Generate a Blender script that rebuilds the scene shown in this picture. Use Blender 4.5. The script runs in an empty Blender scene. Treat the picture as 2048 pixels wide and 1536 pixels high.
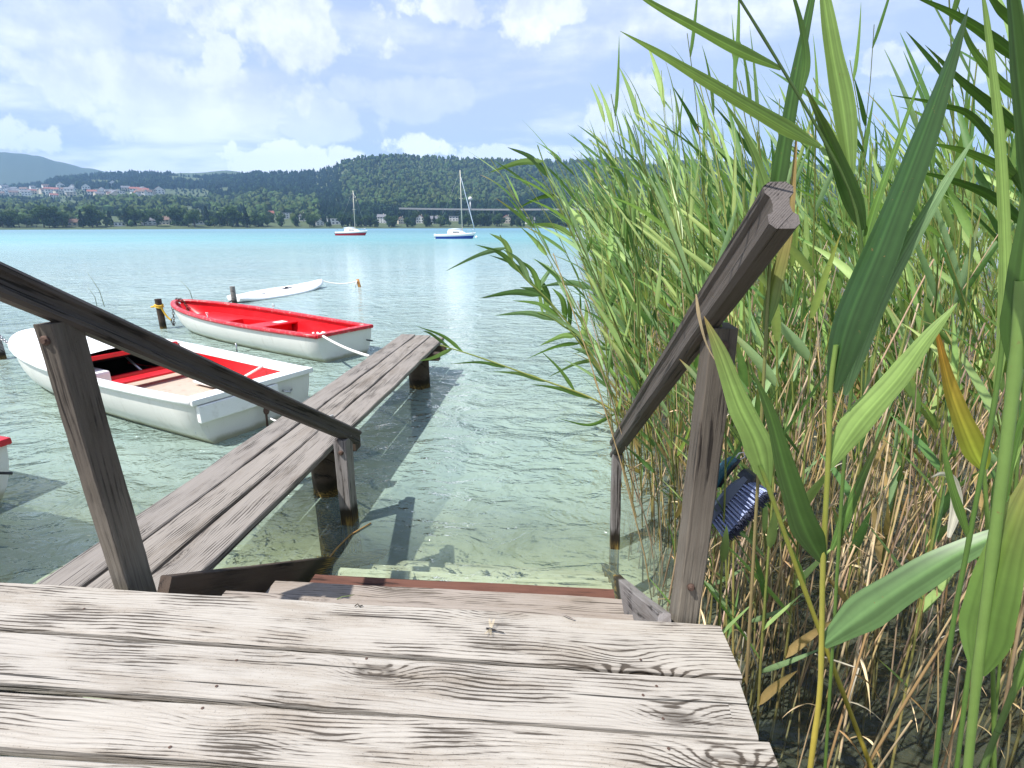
import bpy, bmesh, math, random
import numpy as np
from mathutils import Vector, Matrix
from math import radians, sin, cos, pi, exp, sqrt, atan2
SC = bpy.context.scene
COL = SC.collection
R = math.radians
rnd = random.Random(11)

# ------------------------------------------------------------------ camera
F_PX, PITCH, YAW, ROLL, CAM_H = 1046.0, 0.29230, 0.108, -0.00192, 1.25
fw = np.array([-sin(YAW)*cos(PITCH), cos(YAW)*cos(PITCH), -sin(PITCH)])
rt = np.array([cos(YAW), sin(YAW), 0.0]); up = np.cross(rt, fw)
rt, up = cos(ROLL)*rt + sin(ROLL)*up, -sin(ROLL)*rt + cos(ROLL)*up
cd = bpy.data.cameras.new('camera'); cam = bpy.data.objects.new('camera', cd); COL.objects.link(cam)
cd.sensor_width = 36.0; cd.lens = 36.0*F_PX/2048.0; cd.clip_start = 0.03; cd.clip_end = 60000
M = Matrix(((rt[0], up[0], -fw[0], 0), (rt[1], up[1], -fw[1], 0), (rt[2], up[2], -fw[2], CAM_H), (0, 0, 0, 1)))
cam.matrix_world = M
SC.camera = cam

def ray(px, py):                       # direction of a photo pixel (2048 wide) in the world
    return fw + (px-1024)/F_PX*rt - (py-768)/F_PX*up
def at_y(px, py, y):                   # the point of that ray at world distance y
    d = ray(px, py); return Vector((d[0]*y/d[1], y, CAM_H + d[2]*y/d[1]))
def at_z(px, py, z):                   # the point of that ray on the level z
    d = ray(px, py); t = (z-CAM_H)/d[2]; return Vector((d[0]*t, d[1]*t, z))
def at_d(px, py, dist):
    d = ray(px, py); d = d/np.linalg.norm(d); return Vector((d[0]*dist, d[1]*dist, CAM_H + d[2]*dist))

# ------------------------------------------------------------------ light
SUN_EL, SUN_A = R(60), R(-36)
s = Vector((-cos(SUN_EL)*cos(SUN_A), cos(SUN_EL)*sin(SUN_A), sin(SUN_EL)))
sd = bpy.data.lights.new('sun', 'SUN'); sd.energy = 4.6; sd.angle = R(0.53); sd.color = (1.0, 0.97, 0.915)
sun = bpy.data.objects.new('sun', sd); COL.objects.link(sun)
sun.rotation_euler = s.to_track_quat('Z', 'Y').to_euler()
SC.view_settings.view_transform = 'Standard'; SC.view_settings.look = 'None'
SC.view_settings.exposure = 0.72; SC.view_settings.gamma = 1.0
SC.cycles.max_bounces = 10; SC.cycles.transparent_max_bounces = 24; SC.cycles.volume_bounces = 0
SC.cycles.caustics_reflective = False; SC.cycles.caustics_refractive = False
SC.cycles.use_denoising = True
try: SC.cycles.denoiser = 'OPENIMAGEDENOISE'
except Exception: pass

# ------------------------------------------------------------------ node helper
class NT:
    def __init__(self, tree):
        self.t = tree; self.n = tree.nodes; self.l = tree.links; self.n.clear()
    def add(self, typ, **kw):
        nd = self.n.new(typ)
        for k, v in kw.items():
            if k.startswith('i_'):
                key = k[2:]; key = int(key) if key.isdigit() else key.replace('__', ' ')
                self.set(nd, key, v)
            else: setattr(nd, k, v)
        return nd
    def set(self, nd, key, v):
        if isinstance(v, bpy.types.NodeSocket): self.l.new(v, nd.inputs[key])
        else: nd.inputs[key].default_value = v
    def math(self, op, a, b=0.0, c=0.0, clamp=False):
        nd = self.n.new('ShaderNodeMath'); nd.operation = op; nd.use_clamp = clamp
        self.set(nd, 0, a); self.set(nd, 1, b)
        if op in ('MULTIPLY_ADD', 'SMOOTH_MIN', 'SMOOTH_MAX'): self.set(nd, 2, c)
        return nd.outputs[0]
    def vmath(self, op, a, b=(0, 0, 0)):
        nd = self.n.new('ShaderNodeVectorMath'); nd.operation = op; self.set(nd, 0, a)
        if op == 'SCALE': self.set(nd, 'Scale', b)
        elif op not in ('LENGTH', 'NORMALIZE'): self.set(nd, 1, b)
        return nd.outputs['Value'] if op in ('LENGTH', 'DOT_PRODUCT', 'DISTANCE') else nd.outputs[0]
    def noise(self, vec, scale, detail=4, rough=0.55, dist=0.0):
        nd = self.add('ShaderNodeTexNoise'); self.set(nd, 'Vector', vec); nd.inputs['Scale'].default_value = scale
        nd.inputs['Detail'].default_value = detail; nd.inputs['Roughness'].default_value = rough; nd.inputs['Distortion'].default_value = dist
        return nd.outputs[0]
    def smooth(self, v, a, b, lo=0.0, hi=1.0):
        nd = self.add('ShaderNodeMapRange', interpolation_type='SMOOTHSTEP'); self.set(nd, 0, v)
        for i, x in ((1, a), (2, b), (3, lo), (4, hi)): self.set(nd, i, x)
        return nd.outputs[0]
    def lin(self, v, a, b, lo=0.0, hi=1.0):
        nd = self.add('ShaderNodeMapRange'); self.set(nd, 0, v)
        for i, x in ((1, a), (2, b), (3, lo), (4, hi)): self.set(nd, i, x)
        return nd.outputs[0]
    def mix(self, f, a, b, blend='MIX'):
        nd = self.n.new('ShaderNodeMix'); nd.data_type = 'RGBA'; nd.blend_type = blend
        self.set(nd, 0, f); self.set(nd, 6, a if isinstance(a, bpy.types.NodeSocket) else tuple(a)+(1,)*(4-len(a)))
        self.set(nd, 7, b if isinstance(b, bpy.types.NodeSocket) else tuple(b)+(1,)*(4-len(b)))
        return nd.outputs[2]
    def ramp(self, v, stops):
        nd = self.n.new('ShaderNodeValToRGB'); self.set(nd, 0, v); e = nd.color_ramp.elements
        while len(e) < len(stops): e.new(0.5)
        for q, (p, c) in zip(e, stops): q.position = p; q.color = tuple(c)+(1,)*(4-len(c))
        return nd.outputs[0]
    def sep(self, v):
        nd = self.add('ShaderNodeSeparateXYZ'); self.set(nd, 0, v); return nd.outputs
    def comb(self, x, y, z):
        nd = self.add('ShaderNodeCombineXYZ'); self.set(nd, 0, x); self.set(nd, 1, y); self.set(nd, 2, z); return nd.outputs[0]
    def bump(self, h, strength, dist, normal=None):
        nd = self.add('ShaderNodeBump'); nd.inputs['Strength'].default_value = strength; nd.inputs['Distance'].default_value = dist
        self.set(nd, 'Height', h)
        if normal is not None: self.set(nd, 'Normal', normal)
        return nd.outputs[0]

# ------------------------------------------------------------------ sky
W = bpy.data.worlds.new('World'); SC.world = W; W.use_nodes = True
t = NT(W.node_tree)
sky = t.add('ShaderNodeTexSky', sky_type='NISHITA', sun_disc=False, sun_elevation=SUN_EL, sun_rotation=R(-90)+SUN_A, air_density=1.0, dust_density=0.9, ozone_density=1.6, altitude=450.0)
dirv = t.vmath('NORMALIZE', t.add('ShaderNodeTexCoord').outputs['Generated'])
dx, dy, dz = t.sep(dirv)
den = t.math('ADD', t.math('MAXIMUM', dz, 0.0), 0.10)
uv = t.comb(t.math('DIVIDE', dx, den), t.math('DIVIDE', dy, den), 0.0)
n1 = t.noise(t.vmath('MULTIPLY', t.vmath('ADD', uv, (3.1, 1.7, 0)), (0.75, 1.0, 1)), 1.15, 8, 0.56, 0.25)
n2 = t.noise(t.vmath('ADD', uv, (7.0, 2.0, 4.0)), 0.45, 3, 0.5)
azim = t.math('ARCTAN2', dx, dy)                      # 0 ahead, negative to the west
cover = t.smooth(azim, -0.75, 0.55, 0.10, -0.045)      # more cloud to the west
high = t.smooth(t.math('ADD', t.math('ADD', n1, t.math('MULTIPLY', t.math('SUBTRACT', n2, 0.5), 0.45)), cover), 0.49, 0.74)
def cumulus(px, py, rx, ry, amp, sc=22.0):
    c = ray(px, py); c = c/np.linalg.norm(c); a0 = atan2(c[0], c[1]); 
    ex = t.math('DIVIDE', t.math('SUBTRACT', azim, a0), rx/F_PX); ez = t.math('DIVIDE', t.math('SUBTRACT', dz, float(c[2])), ry/F_PX)
    r2 = t.math('ADD', t.math('MULTIPLY', ex, ex), t.math('MULTIPLY', ez, ez))
    nn = t.noise(t.vmath('ADD', dirv, (float(px)*0.01, 0, 0)), sc, 6, 0.6)
    v = t.math('ADD', t.math('SUBTRACT', 1.0, r2), t.math('MULTIPLY', t.math('SUBTRACT', nn, 0.5), 4.6))
    return t.math('MULTIPLY', t.smooth(v, 0.05, 0.62), amp)
mask = t.math('MULTIPLY', high, 0.88)
for c in ((590, 335, 130, 46, 1.0), (690, 322, 60, 24, .95), (835, 293, 70, 22, 1.0), (1000, 312, 110, 22, .7), (1075, 75, 62, 34, .95, 12.0), (430, 110, 45, 30, .7), (1260, 215, 95, 55, .7, 12.0), (640, 240, 130, 40, .5, 14.0),
          (560, 55, 190, 70, .8, 10.0), (40, 275, 60, 26, .7), (1000, 15, 190, 30, .8, 12.0), (1770, 120, 50, 26, .7), (1940, 130, 50, 26, .7), (300, 180, 260, 70, .75, 9.0), (800, 190, 130, 40, .35, 10.0), (90, 40, 140, 60, .55, 9.0)):
    mask = t.math('MAXIMUM', mask, cumulus(*c))
shade = t.noise(t.vmath('ADD', dirv, (0, 0, 0.013)), 16.0, 5, 0.6)
skyc = t.mix(0.88, sky.outputs[0], t.mix(t.smooth(dz, 0.0, 0.45), (5.3, 5.75, 6.6), (3.5, 4.2, 6.3)))
ccol = t.mix(t.smooth(shade, 0.35, 0.65), (5.9, 6.1, 6.5), (8.6, 8.6, 8.6))
ccol = t.mix(t.smooth(dz, 0.22, 0.10), ccol, (10.5, 10.6, 10.8))
bg = t.add('ShaderNodeBackground', i_Strength=0.1, i_Color=t.mix(mask, skyc, ccol))
t.l.new(bg.outputs[0], t.add('ShaderNodeOutputWorld').inputs[0])

# ------------------------------------------------------------------ materials
MATS = {}
def new_mat(name):
    m = bpy.data.materials.new(name); m.use_nodes = True; MATS[name] = m
    t = NT(m.node_tree); out = t.add('ShaderNodeOutputMaterial'); return m, t, out
def principled(t, out, **kw):
    p = t.add('ShaderNodeBsdfPrincipled')
    for k, v in kw.items(): t.set(p, k.replace('_', ' '), v if not (isinstance(v, tuple) and len(v) == 3) else v+(1,))
    t.l.new(p.outputs[0], out.inputs[0]); return p

def wood(name, light, mid, dark, ring=150.0, knots=1.0, grain=1.0, bump=0.9, wet=None, weather=None, rough=0.8):
    m, t, out = new_mat(name)
    tc = t.add('ShaderNodeTexCoord'); oi = t.add('ShaderNodeObjectInfo')
    off = t.comb(t.math('MULTIPLY', oi.outputs['Random'], 37.0), t.math('MULTIPLY', oi.outputs['Random'], 19.0), t.math('MULTIPLY', oi.outputs['Random'], 53.0))
    p = t.vmath('ADD', tc.outputs['Object'], off)
    x, y, z = t.sep(p)
    lat = t.math('ADD', y, t.math('MULTIPLY', z, 0.9))
    warp = t.noise(t.comb(t.math('MULTIPLY', x, 1.3), t.math('MULTIPLY', lat, 5.0), z), 1.0, 3, 0.5)
    # knots: rings bend round scattered centres
    vo = t.add('ShaderNodeTexVoronoi', feature='F1'); vo.inputs['Scale'].default_value = 1.0; vo.inputs['Randomness'].default_value = 1.0
    t.set(vo, 'Vector', t.comb(t.math('MULTIPLY', x, 2.1), t.math('MULTIPLY', lat, 5.2), t.math('MULTIPLY', z, 0.5)))
    kd = vo.outputs['Distance']
    on = t.math('GREATER_THAN', t.sep(vo.outputs['Color'])[0], 0.35)
    kn = t.math('MULTIPLY', t.math('MULTIPLY', t.math('POWER', 2.718, t.math('MULTIPLY', t.math('MULTIPLY', kd, kd), -17.0)), on), knots)
    ph = t.math('ADD', t.math('MULTIPLY', lat, ring), t.math('ADD', t.math('MULTIPLY', warp, ring*0.10), t.math('MULTIPLY', kn, ring*0.075)))
    fine = t.noise(t.comb(t.math('MULTIPLY', x, 4.0), t.math('MULTIPLY', y, 160.0), t.math('MULTIPLY', z, 160.0)), 1.0, 5, 0.62)
    ringv = t.math('ADD', t.math('MULTIPLY', t.math('SINE', ph), 0.5), 0.5)
    ringv = t.math('MULTIPLY', t.math('POWER', ringv, 3.5), t.lin(t.noise(t.comb(t.math('MULTIPLY', x, 1.6), t.math('MULTIPLY', lat, 11.0), z), 1.0, 3, 0.6), 0.35, 0.65, 0.15, 1.5))
    mott = t.noise(t.comb(t.math('MULTIPLY', x, 3.0), t.math('MULTIPLY', y, 9.0), t.math('MULTIPLY', z, 9.0)), 1.0, 5, 0.6)
    crk = t.noise(t.comb(t.math('MULTIPLY', x, 1.1), t.math('MULTIPLY', lat, 75.0), z), 1.0, 2, 0.5)
    crack = t.smooth(crk, 0.685, 0.725)
    core = t.smooth(kd, 0.125, 0.05); core = t.math('MULTIPLY', t.math('MULTIPLY', core, on), min(knots, 1.0))
    v = t.math('ADD', t.math('MULTIPLY', ringv, 0.55*grain), t.math('MULTIPLY', t.math('SUBTRACT', fine, 0.40), 2.1*grain))
    patch = t.smooth(mott, 0.40, 0.72)
    v = t.math('MULTIPLY', v, t.math('ADD', t.math('ADD', 0.42, t.math('MULTIPLY', patch, 0.95)), t.math('MULTIPLY', kn, 0.7)))
    kr = t.math('MULTIPLY', t.math('MULTIPLY', t.math('POWER', t.math('ADD', t.math('MULTIPLY', t.math('SINE', t.math('ADD', t.math('MULTIPLY', kd, 190.0), t.math('MULTIPLY', warp, 14.0))), 0.5), 0.5), 2.0), t.smooth(kd, 0.17, 0.09)), t.math('MULTIPLY', on, 0.42*min(knots, 1)))
    v = t.math('ADD', v, kr)
    c = t.mix(t.math('MINIMUM', t.math('MAXIMUM', v, 0.0), 1.0), light, mid)
    big = t.noise(t.comb(t.math('MULTIPLY', x, 1.1), t.math('MULTIPLY', lat, 6.5), t.math('MULTIPLY', z, 3.0)), 1.7, 6, 0.68)
    c = t.mix(t.smooth(big, 0.46, 0.70, 0.0, 0.55), c, t.mix(0.5, mid, tuple(a*b for a, b in zip(mid, (0.95, 0.80, 0.58)))))
    speck = t.noise(tc.outputs['Object'], 210.0, 3, 0.7)
    c = t.mix(t.math('MULTIPLY', t.smooth(speck, 0.60, 0.72), t.smooth(big, 0.40, 0.60, 0.10, 0.75)), c, dark)
    c = t.mix(t.smooth(v, 0.36, 0.72, 0, 0.85), c, dark)
    c = t.mix(t.math('MULTIPLY', core, 0.30), c, tuple(0.5*a+0.5*b for a, b in zip(mid, (0.20, 0.14, 0.08))))
    ringk = t.math('MULTIPLY', t.math('MULTIPLY', t.smooth(kd, 0.10, 0.13), t.smooth(kd, 0.19, 0.14)), t.math('MULTIPLY', on, 0.55*min(knots, 1)))
    c = t.mix(ringk, c, dark)
    c = t.mix(t.math('MULTIPLY', crack, 0.9), c, tuple(a*0.35 for a in dark))
    c = t.mix(1.0, c, t.mix(oi.outputs['Random'], (0.86, 0.86, 0.87), (1.08, 1.06, 1.03)), 'MULTIPLY')
    if weather:
        wz = t.sep(t.add('ShaderNodeNewGeometry').outputs['Position'])[2]
        c = t.mix(t.math('MULTIPLY', t.smooth(t.math('ADD', wz, t.math('MULTIPLY', mott, 0.5)), 0.85, 0.15), t.lin(fine, 0.35, 0.65, 0.25, 0.95)), c, weather)
    if wet:                                   # algae and wet wood near the water line (world z)
        gz = t.sep(t.add('ShaderNodeNewGeometry').outputs['Position'])[2]
        zz = t.math('ADD', gz, t.math('MULTIPLY', t.math('SUBTRACT', mott, 0.5), 0.10))
        c = t.mix(t.smooth(zz, wet+0.16, wet+0.10), c, t.mix(fine, (0.03, 0.022, 0.012), (0.016, 0.013, 0.010)))
        c = t.mix(t.math('MULTIPLY', t.smooth(zz, wet+0.08, wet+0.00), t.smooth(fine, 0.46, 0.60)), c, (0.30, 0.20, 0.05))
    h = t.math('ADD', t.math('MULTIPLY', v, -0.6), t.math('MULTIPLY', crack, -1.6))
    principled(t, out, Base_Color=c, Roughness=rough, Normal=t.bump(h, bump, 0.004), Specular_IOR_Level=0.25)
    return m
WATER_Z = -0.70
wood('deck_wood', (0.372, 0.347, 0.312), (0.215, 0.19, 0.165), (0.040, 0.031, 0.023), grain=1.15, ring=470)
wood('tread_wood', (0.33, 0.285, 0.245), (0.22, 0.185, 0.155), (0.07, 0.055, 0.04), ring=400, knots=0.4)
wood('red_tread_wood', (0.135, 0.062, 0.044), (0.07, 0.032, 0.024), (0.03, 0.016, 0.012), ring=90, knots=0.6)
wood('gang_wood', (0.275, 0.248, 0.220), (0.150, 0.130, 0.112), (0.030, 0.025, 0.021), ring=420, knots=0.5)
wood('rail_wood', (0.086, 0.073, 0.064), (0.046, 0.038, 0.033), (0.010, 0.008, 0.007), ring=300, knots=0.5, rough=0.65)
wood('post_wood', (0.112, 0.095, 0.078), (0.054, 0.044, 0.036), (0.018, 0.014, 0.012), ring=260, knots=0.5, wet=WATER_Z, weather=(0.235, 0.208, 0.168))
wood('old_wood', (0.27, 0.25, 0.24), (0.14, 0.125, 0.12), (0.03, 0.025, 0.022), ring=110, knots=0.4, wet=WATER_Z)
wood('pile_wood', (0.085, 0.062, 0.047), (0.042, 0.030, 0.024), (0.010, 0.008, 0.007), ring=60, knots=0.2, wet=WATER_Z)
wood('sunk_wood', (0.54, 0.51, 0.38), (0.38, 0.36, 0.26), (0.16, 0.155, 0.10), ring=60, knots=0.3, grain=0.8)
wood('end_grain', (0.13, 0.115, 0.11), (0.06, 0.052, 0.05), (0.012, 0.01, 0.009), ring=900, knots=0.0)

def plain(name, col, rough=0.5, var=0.12, scale=6.0, metal=0.0, bump=0.0, spec=0.5, dirt=None, dirt_amt=0.0, coat=0.0):
    m, t, out = new_mat(name)
    p = t.add('ShaderNodeTexCoord').outputs['Object']
    n = t.noise(p, scale, 6, 0.62)
    c = t.mix(n, tuple(x*(1-var) for x in col), tuple(min(1, x*(1+var)) for x in col))
    if dirt: c = t.mix(t.math('MULTIPLY', t.smooth(t.noise(p, scale*1.7, 7, 0.68), 0.52, 0.72), dirt_amt), c, dirt)
    kw = dict(Base_Color=c, Roughness=t.lin(n, 0.3, 0.7, rough*0.85, min(1, rough*1.15)), Metallic=metal, Specular_IOR_Level=spec, Coat_Weight=coat)
    if bump: kw['Normal'] = t.bump(t.noise(p, scale*6, 4, 0.6), bump, 0.003)
    principled(t, out, **kw); return m
def hull_paint(name, col):
    m, t, out = new_mat(name)
    p = t.add('ShaderNodeTexCoord').outputs['Object']; z = t.sep(p)[2]
    n = t.noise(p, 5.0, 6, 0.6); st = t.noise(t.vmath('MULTIPLY', p, (9, 9, 1.2)), 1.0, 5, 0.65)
    c = t.mix(n, tuple(x*0.93 for x in col), col)
    c = t.mix(t.math('MULTIPLY', t.smooth(st, 0.52, 0.75), 0.30), c, (0.42, 0.39, 0.30))
    zz = t.math('ADD', z, t.math('MULTIPLY', t.math('SUBTRACT', n, 0.5), 0.09))
    c = t.mix(t.smooth(zz, 0.085, 0.02, 0, 0.75), c, (0.27, 0.26, 0.13))
    scr = t.smooth(t.noise(t.vmath('MULTIPLY', p, (5, 5, 14)), 1.6, 4, 0.7), 0.70, 0.735)
    c = t.mix(t.math('MULTIPLY', scr, 0.55), c, (0.12, 0.11, 0.10))
    c = t.mix(t.add('ShaderNodeNewGeometry').outputs['Backfacing'], c, (0.55, 0.008, 0.014))
    principled(t, out, Base_Color=c, Roughness=t.lin(n, .3, .7, .28, .5), Specular_IOR_Level=0.45)
    return m
hull_paint('white_hull', (0.74, 0.73, 0.68))
plain('white_gel', (0.80, 0.80, 0.78), 0.35, 0.05, 4.0, dirt=(0.45, 0.42, 0.36), dirt_amt=0.35)
plain('red_gel', (0.62, 0.008, 0.014), 0.38, 0.22, 4.0, dirt=(0.30, 0.02, 0.02), dirt_amt=0.5)
plain('red_rim', (0.48, 0.010, 0.020), 0.40, 0.25, 9.0, dirt=(0.60, 0.42, 0.36), dirt_amt=0.85, bump=0.3)
plain('tan_floor', (0.42, 0.34, 0.27), 0.7, 0.12, 7.0, dirt=(0.22, 0.17, 0.12), dirt_amt=0.5)
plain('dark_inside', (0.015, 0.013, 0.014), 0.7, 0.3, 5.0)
plain('black_rubber', (0.02, 0.02, 0.022), 0.6, 0.2, 9.0, bump=0.2)
plain('steel', (0.45, 0.45, 0.46), 0.35, 0.15, 20.0, metal=0.9)
plain('rust_iron', (0.10, 0.06, 0.045), 0.75, 0.4, 30.0, metal=0.4, bump=0.4)
plain('white_rope', (0.68, 0.66, 0.62), 0.85, 0.15, 60.0, bump=0.5)
plain('yellow_cord', (0.70, 0.42, 0.04), 0.8, 0.15, 60.0)
plain('board_white', (0.80, 0.81, 0.80), 0.3, 0.04, 3.0, dirt=(0.5, 0.5, 0.42), dirt_amt=0.3)
plain('orange_stake', (0.42, 0.19, 0.04), 0.7, 0.25, 15.0)
plain('blue_hull', (0.012, 0.045, 0.30), 0.3, 0.1, 1.0)
plain('red_hull', (0.42, 0.012, 0.03), 0.3, 0.1, 1.0)
plain('navy_stripe', (0.03, 0.04, 0.13), 0.4, 0.1, 1.0)
plain('mast_alloy', (0.62, 0.58, 0.48), 0.45, 0.05, 1.0)
plain('sail_cloth', (0.62, 0.68, 0.80), 0.8, 0.08, 2.0)
plain('tinted_glass', (0.03, 0.035, 0.045), 0.12, 0.1, 1.0)
plain('brush_grey', (0.115, 0.135, 0.185), 0.42, 0.1, 10.0)
plain('brush_dark', (0.022, 0.026, 0.036), 0.5, 0.2, 10.0)
plain('brush_teal', (0.030, 0.115, 0.155), 0.36, 0.15, 12.0)
plain('bristle', (0.30, 0.35, 0.55), 0.5, 0.25, 60.0)
plain('bristle_dark', (0.02, 0.024, 0.05), 0.6, 0.3, 60.0)
plain('insect_body', (0.018, 0.014, 0.012), 0.35, 0.3, 80.0)
m, t, out = new_mat('insect_wing')
principled(t, out, Base_Color=(0.45, 0.36, 0.22), Roughness=0.3, Alpha=0.38)
plain('house_white', (0.74, 0.72, 0.68), 0.8, 0.05, 0.2)
plain('house_cream', (0.62, 0.54, 0.42), 0.8, 0.05, 0.2)
plain('roof_red', (0.28, 0.10, 0.07), 0.8, 0.2, 0.4)
plain('roof_grey', (0.15, 0.15, 0.165), 0.8, 0.2, 0.4)
plain('roof_brown', (0.15, 0.09, 0.065), 0.8, 0.2, 0.4)
plain('window_dark', (0.035, 0.045, 0.055), 0.2, 0.2, 0.4)
plain('concrete', (0.40, 0.39, 0.37), 0.85, 0.1, 0.1)
plain('bark', (0.08, 0.06, 0.045), 0.9, 0.3, 1.0)

def leaf_mat(name, gain=1.0, sat=0.0, transl=0.38, rough=0.45, gloss=0.35, obj_var=0.25):
    m, t, out = new_mat(name)
    a = t.add('ShaderNodeAttribute', attribute_name='col'); oi = t.add('ShaderNodeObjectInfo')
    p = t.add('ShaderNodeTexCoord').outputs['Object']
    n = t.noise(p, 26.0, 4, 0.6)
    c = t.mix(1.0, a.outputs['Color'], t.mix(n, (0.78*gain,)*3, (1.2*gain,)*3), 'MULTIPLY')
    c = t.mix(1.0, c, t.mix(oi.outputs['Random'], (1-obj_var, 1-obj_var*0.8, 1-obj_var), (1+obj_var, 1+obj_var*0.7, 1+obj_var*.4)), 'MULTIPLY')
    sp = t.math('MULTIPLY', t.smooth(t.noise(p, 75.0, 3, 0.7), 0.66, 0.71), t.smooth(t.noise(p, 9.0, 2, 0.5), 0.50, 0.62, 0.0, 0.8))
    c = t.mix(sp, c, (0.20, 0.13, 0.05))
    pr = t.add('ShaderNodeBsdfPrincipled'); t.set(pr, 'Base Color', c); pr.inputs['Roughness'].default_value = rough; pr.inputs['Specular IOR Level'].default_value = gloss
    tr = t.add('ShaderNodeBsdfTranslucent'); t.set(tr, 'Color', t.mix(1.0, c, (1.15, 1.25, 0.55), 'MULTIPLY'))
    mx = t.add('ShaderNodeMixShader'); mx.inputs[0].default_value = transl
    t.l.new(pr.outputs[0], mx.inputs[1]); t.l.new(tr.outputs[0], mx.inputs[2]); t.l.new(mx.outputs[0], out.inputs[0])
    return m
leaf_mat('reed_leaf', transl=0.32, rough=0.40, gloss=0.36, obj_var=0.2); leaf_mat('reed_stem', transl=0.12); leaf_mat('tree_leaf', transl=0.2, gloss=0.1, rough=0.8, obj_var=0.3)
leaf_mat('forest_leaf', transl=0.1, gloss=0.05, rough=0.9, obj_var=0.0)

# water: fresnel mirror over a milky turquoise body that hides the bed more the deeper it is
m, t, out = new_mat('lake_water')
pos = t.add('ShaderNodeNewGeometry').outputs['Position']; px_, py_, pz_ = t.sep(pos)
dist = t.vmath('LENGTH', pos)
w1 = t.noise(t.vmath('MULTIPLY', pos, (1.0, 1.55, 1)), 2.3, 4, 0.55, 0.6)
w2 = t.noise(t.vmath('MULTIPLY', pos, (0.8, 1.3, 1)), 9.0, 3, 0.6, 0.5)
w3 = t.noise(t.vmath('MULTIPLY', pos, (0.5, 1.0, 1)), 0.55, 3, 0.5, 0.3)
gust = t.noise(t.vmath('MULTIPLY', pos, (0.02, 0.05, 1)), 1.0, 3, 0.5)
calm = t.smooth(dist, 25.0, 400.0, 1.0, 0.25)
hh = t.math('ADD', t.math('ADD', t.math('MULTIPLY', w1, 0.11), t.math('MULTIPLY', w2, 0.016)), t.math('MULTIPLY', w3, 0.13))
hh = t.math('MULTIPLY', hh, t.math('MULTIPLY', calm, t.lin(gust, 0.3, 0.7, 0.75, 1.2)))
nrm = t.bump(hh, 1.0, 1.0)
fr = t.add('ShaderNodeFresnel', i_IOR=1.33, i_Normal=nrm)
gl = t.add('ShaderNodeBsdfGlossy', i_Normal=nrm); t.set(gl, 'Roughness', t.smooth(dist, 8.0, 160.0, 0.03, 0.38)); gl.inputs['Color'].default_value = (0.95, 0.97, 1, 1)
depth_fac = t.math('ADD', t.smooth(py_, 2.4, 3.9, 0.14, 0.70), t.smooth(py_, 3.9, 20.0, 0.0, 0.30))
depth_fac = t.math('MULTIPLY', depth_fac, t.smooth(px_, 1.05, 0.35, 0.05, 1.0))
body = t.ramp(t.lin(py_, 0.0, 900.0), [(0.0, (0.255, 0.335, 0.275)), (0.009, (0.33, 0.425, 0.385)), (0.018, (0.36, 0.46, 0.44)), (0.03, (0.33, 0.445, 0.445)), (0.09, (0.15, 0.325, 0.335)), (0.25, (0.06, 0.20, 0.24)), (0.55, (0.05, 0.22, 0.32)), (1.0, (0.04, 0.17, 0.26))])
patchn = t.noise(t.vmath('MULTIPLY', pos, (0.25, 0.5, 1)), 1.0, 4, 0.6)
body = t.mix(t.smooth(patchn, 0.35, 0.7, 0.0, 0.35), body, t.mix(1.0, body, (0.72, 0.86, 0.92), 'MULTIPLY'))
df = t.add('ShaderNodeBsdfDiffuse', i_Color=body, i_Normal=nrm)
tp = t.add('ShaderNodeBsdfTransparent'); tp.inputs['Color'].default_value = (0.86, 0.95, 0.90, 1)
mx = t.add('ShaderNodeMixShader', i_0=depth_fac); t.l.new(tp.outputs[0], mx.inputs[1]); t.l.new(df.outputs[0], mx.inputs[2])
m2 = t.add('ShaderNodeMixShader', i_0=t.math('MULTIPLY', fr.outputs[0], t.smooth(dist, 10.0, 120.0, 1.0, 0.40))); t.l.new(mx.outputs[0], m2.inputs[1]); t.l.new(gl.outputs[0], m2.inputs[2])
t.l.new(m2.outputs[0], out.inputs[0])

m, t, out = new_mat('lake_bed')
pos = t.add('ShaderNodeNewGeometry').outputs['Position']; px_, py_, pz_ = t.sep(pos)
n = t.noise(pos, 1.4, 6, 0.6); nf = t.noise(pos, 14.0, 5, 0.65)
c = t.mix(n, (0.36, 0.36, 0.24), (0.62, 0.60, 0.44))
c = t.mix(t.smooth(t.noise(t.vmath('ADD', pos, (9, 4, 0)), 0.9, 5, 0.6), 0.52, 0.70, 0.0, 0.45), c, (0.16, 0.19, 0.11))
c = t.mix(t.smooth(nf, 0.55, 0.75, 0, 0.3), c, (0.22, 0.21, 0.13))
mud = t.smooth(t.math('ADD', px_, t.math('MULTIPLY', t.math('SUBTRACT', n, 0.5), 0.8)), 0.35, 0.95)
c = t.mix(mud, c, t.mix(nf, (0.018, 0.017, 0.011), (0.075, 0.065, 0.042)))
principled(t, out, Base_Color=c, Roughness=0.9, Normal=t.bump(nf, 0.5, 0.02))

m, t, out = new_mat('hill_ground')
pos = t.add('ShaderNodeNewGeometry').outputs['Position']
n = t.noise(pos, 0.012, 5, 0.6)
principled(t, out, Base_Color=t.mix(n, (0.035, 0.055, 0.022), (0.09, 0.12, 0.04)), Roughness=0.95)
m, t, out = new_mat('mountain_ground')
pos = t.add('ShaderNodeNewGeometry').outputs['Position']; z = t.sep(pos)[2]
n = t.noise(pos, 0.0022, 6, 0.62)
c = t.mix(n, (0.035, 0.055, 0.03), (0.06, 0.085, 0.04))
principled(t, out, Base_Color=t.mix(t.smooth(t.math('ADD', z, t.math('MULTIPLY', n, 500.0)), 1150.0, 1500.0), c, (0.21, 0.17, 0.13)), Roughness=0.95)

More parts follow.
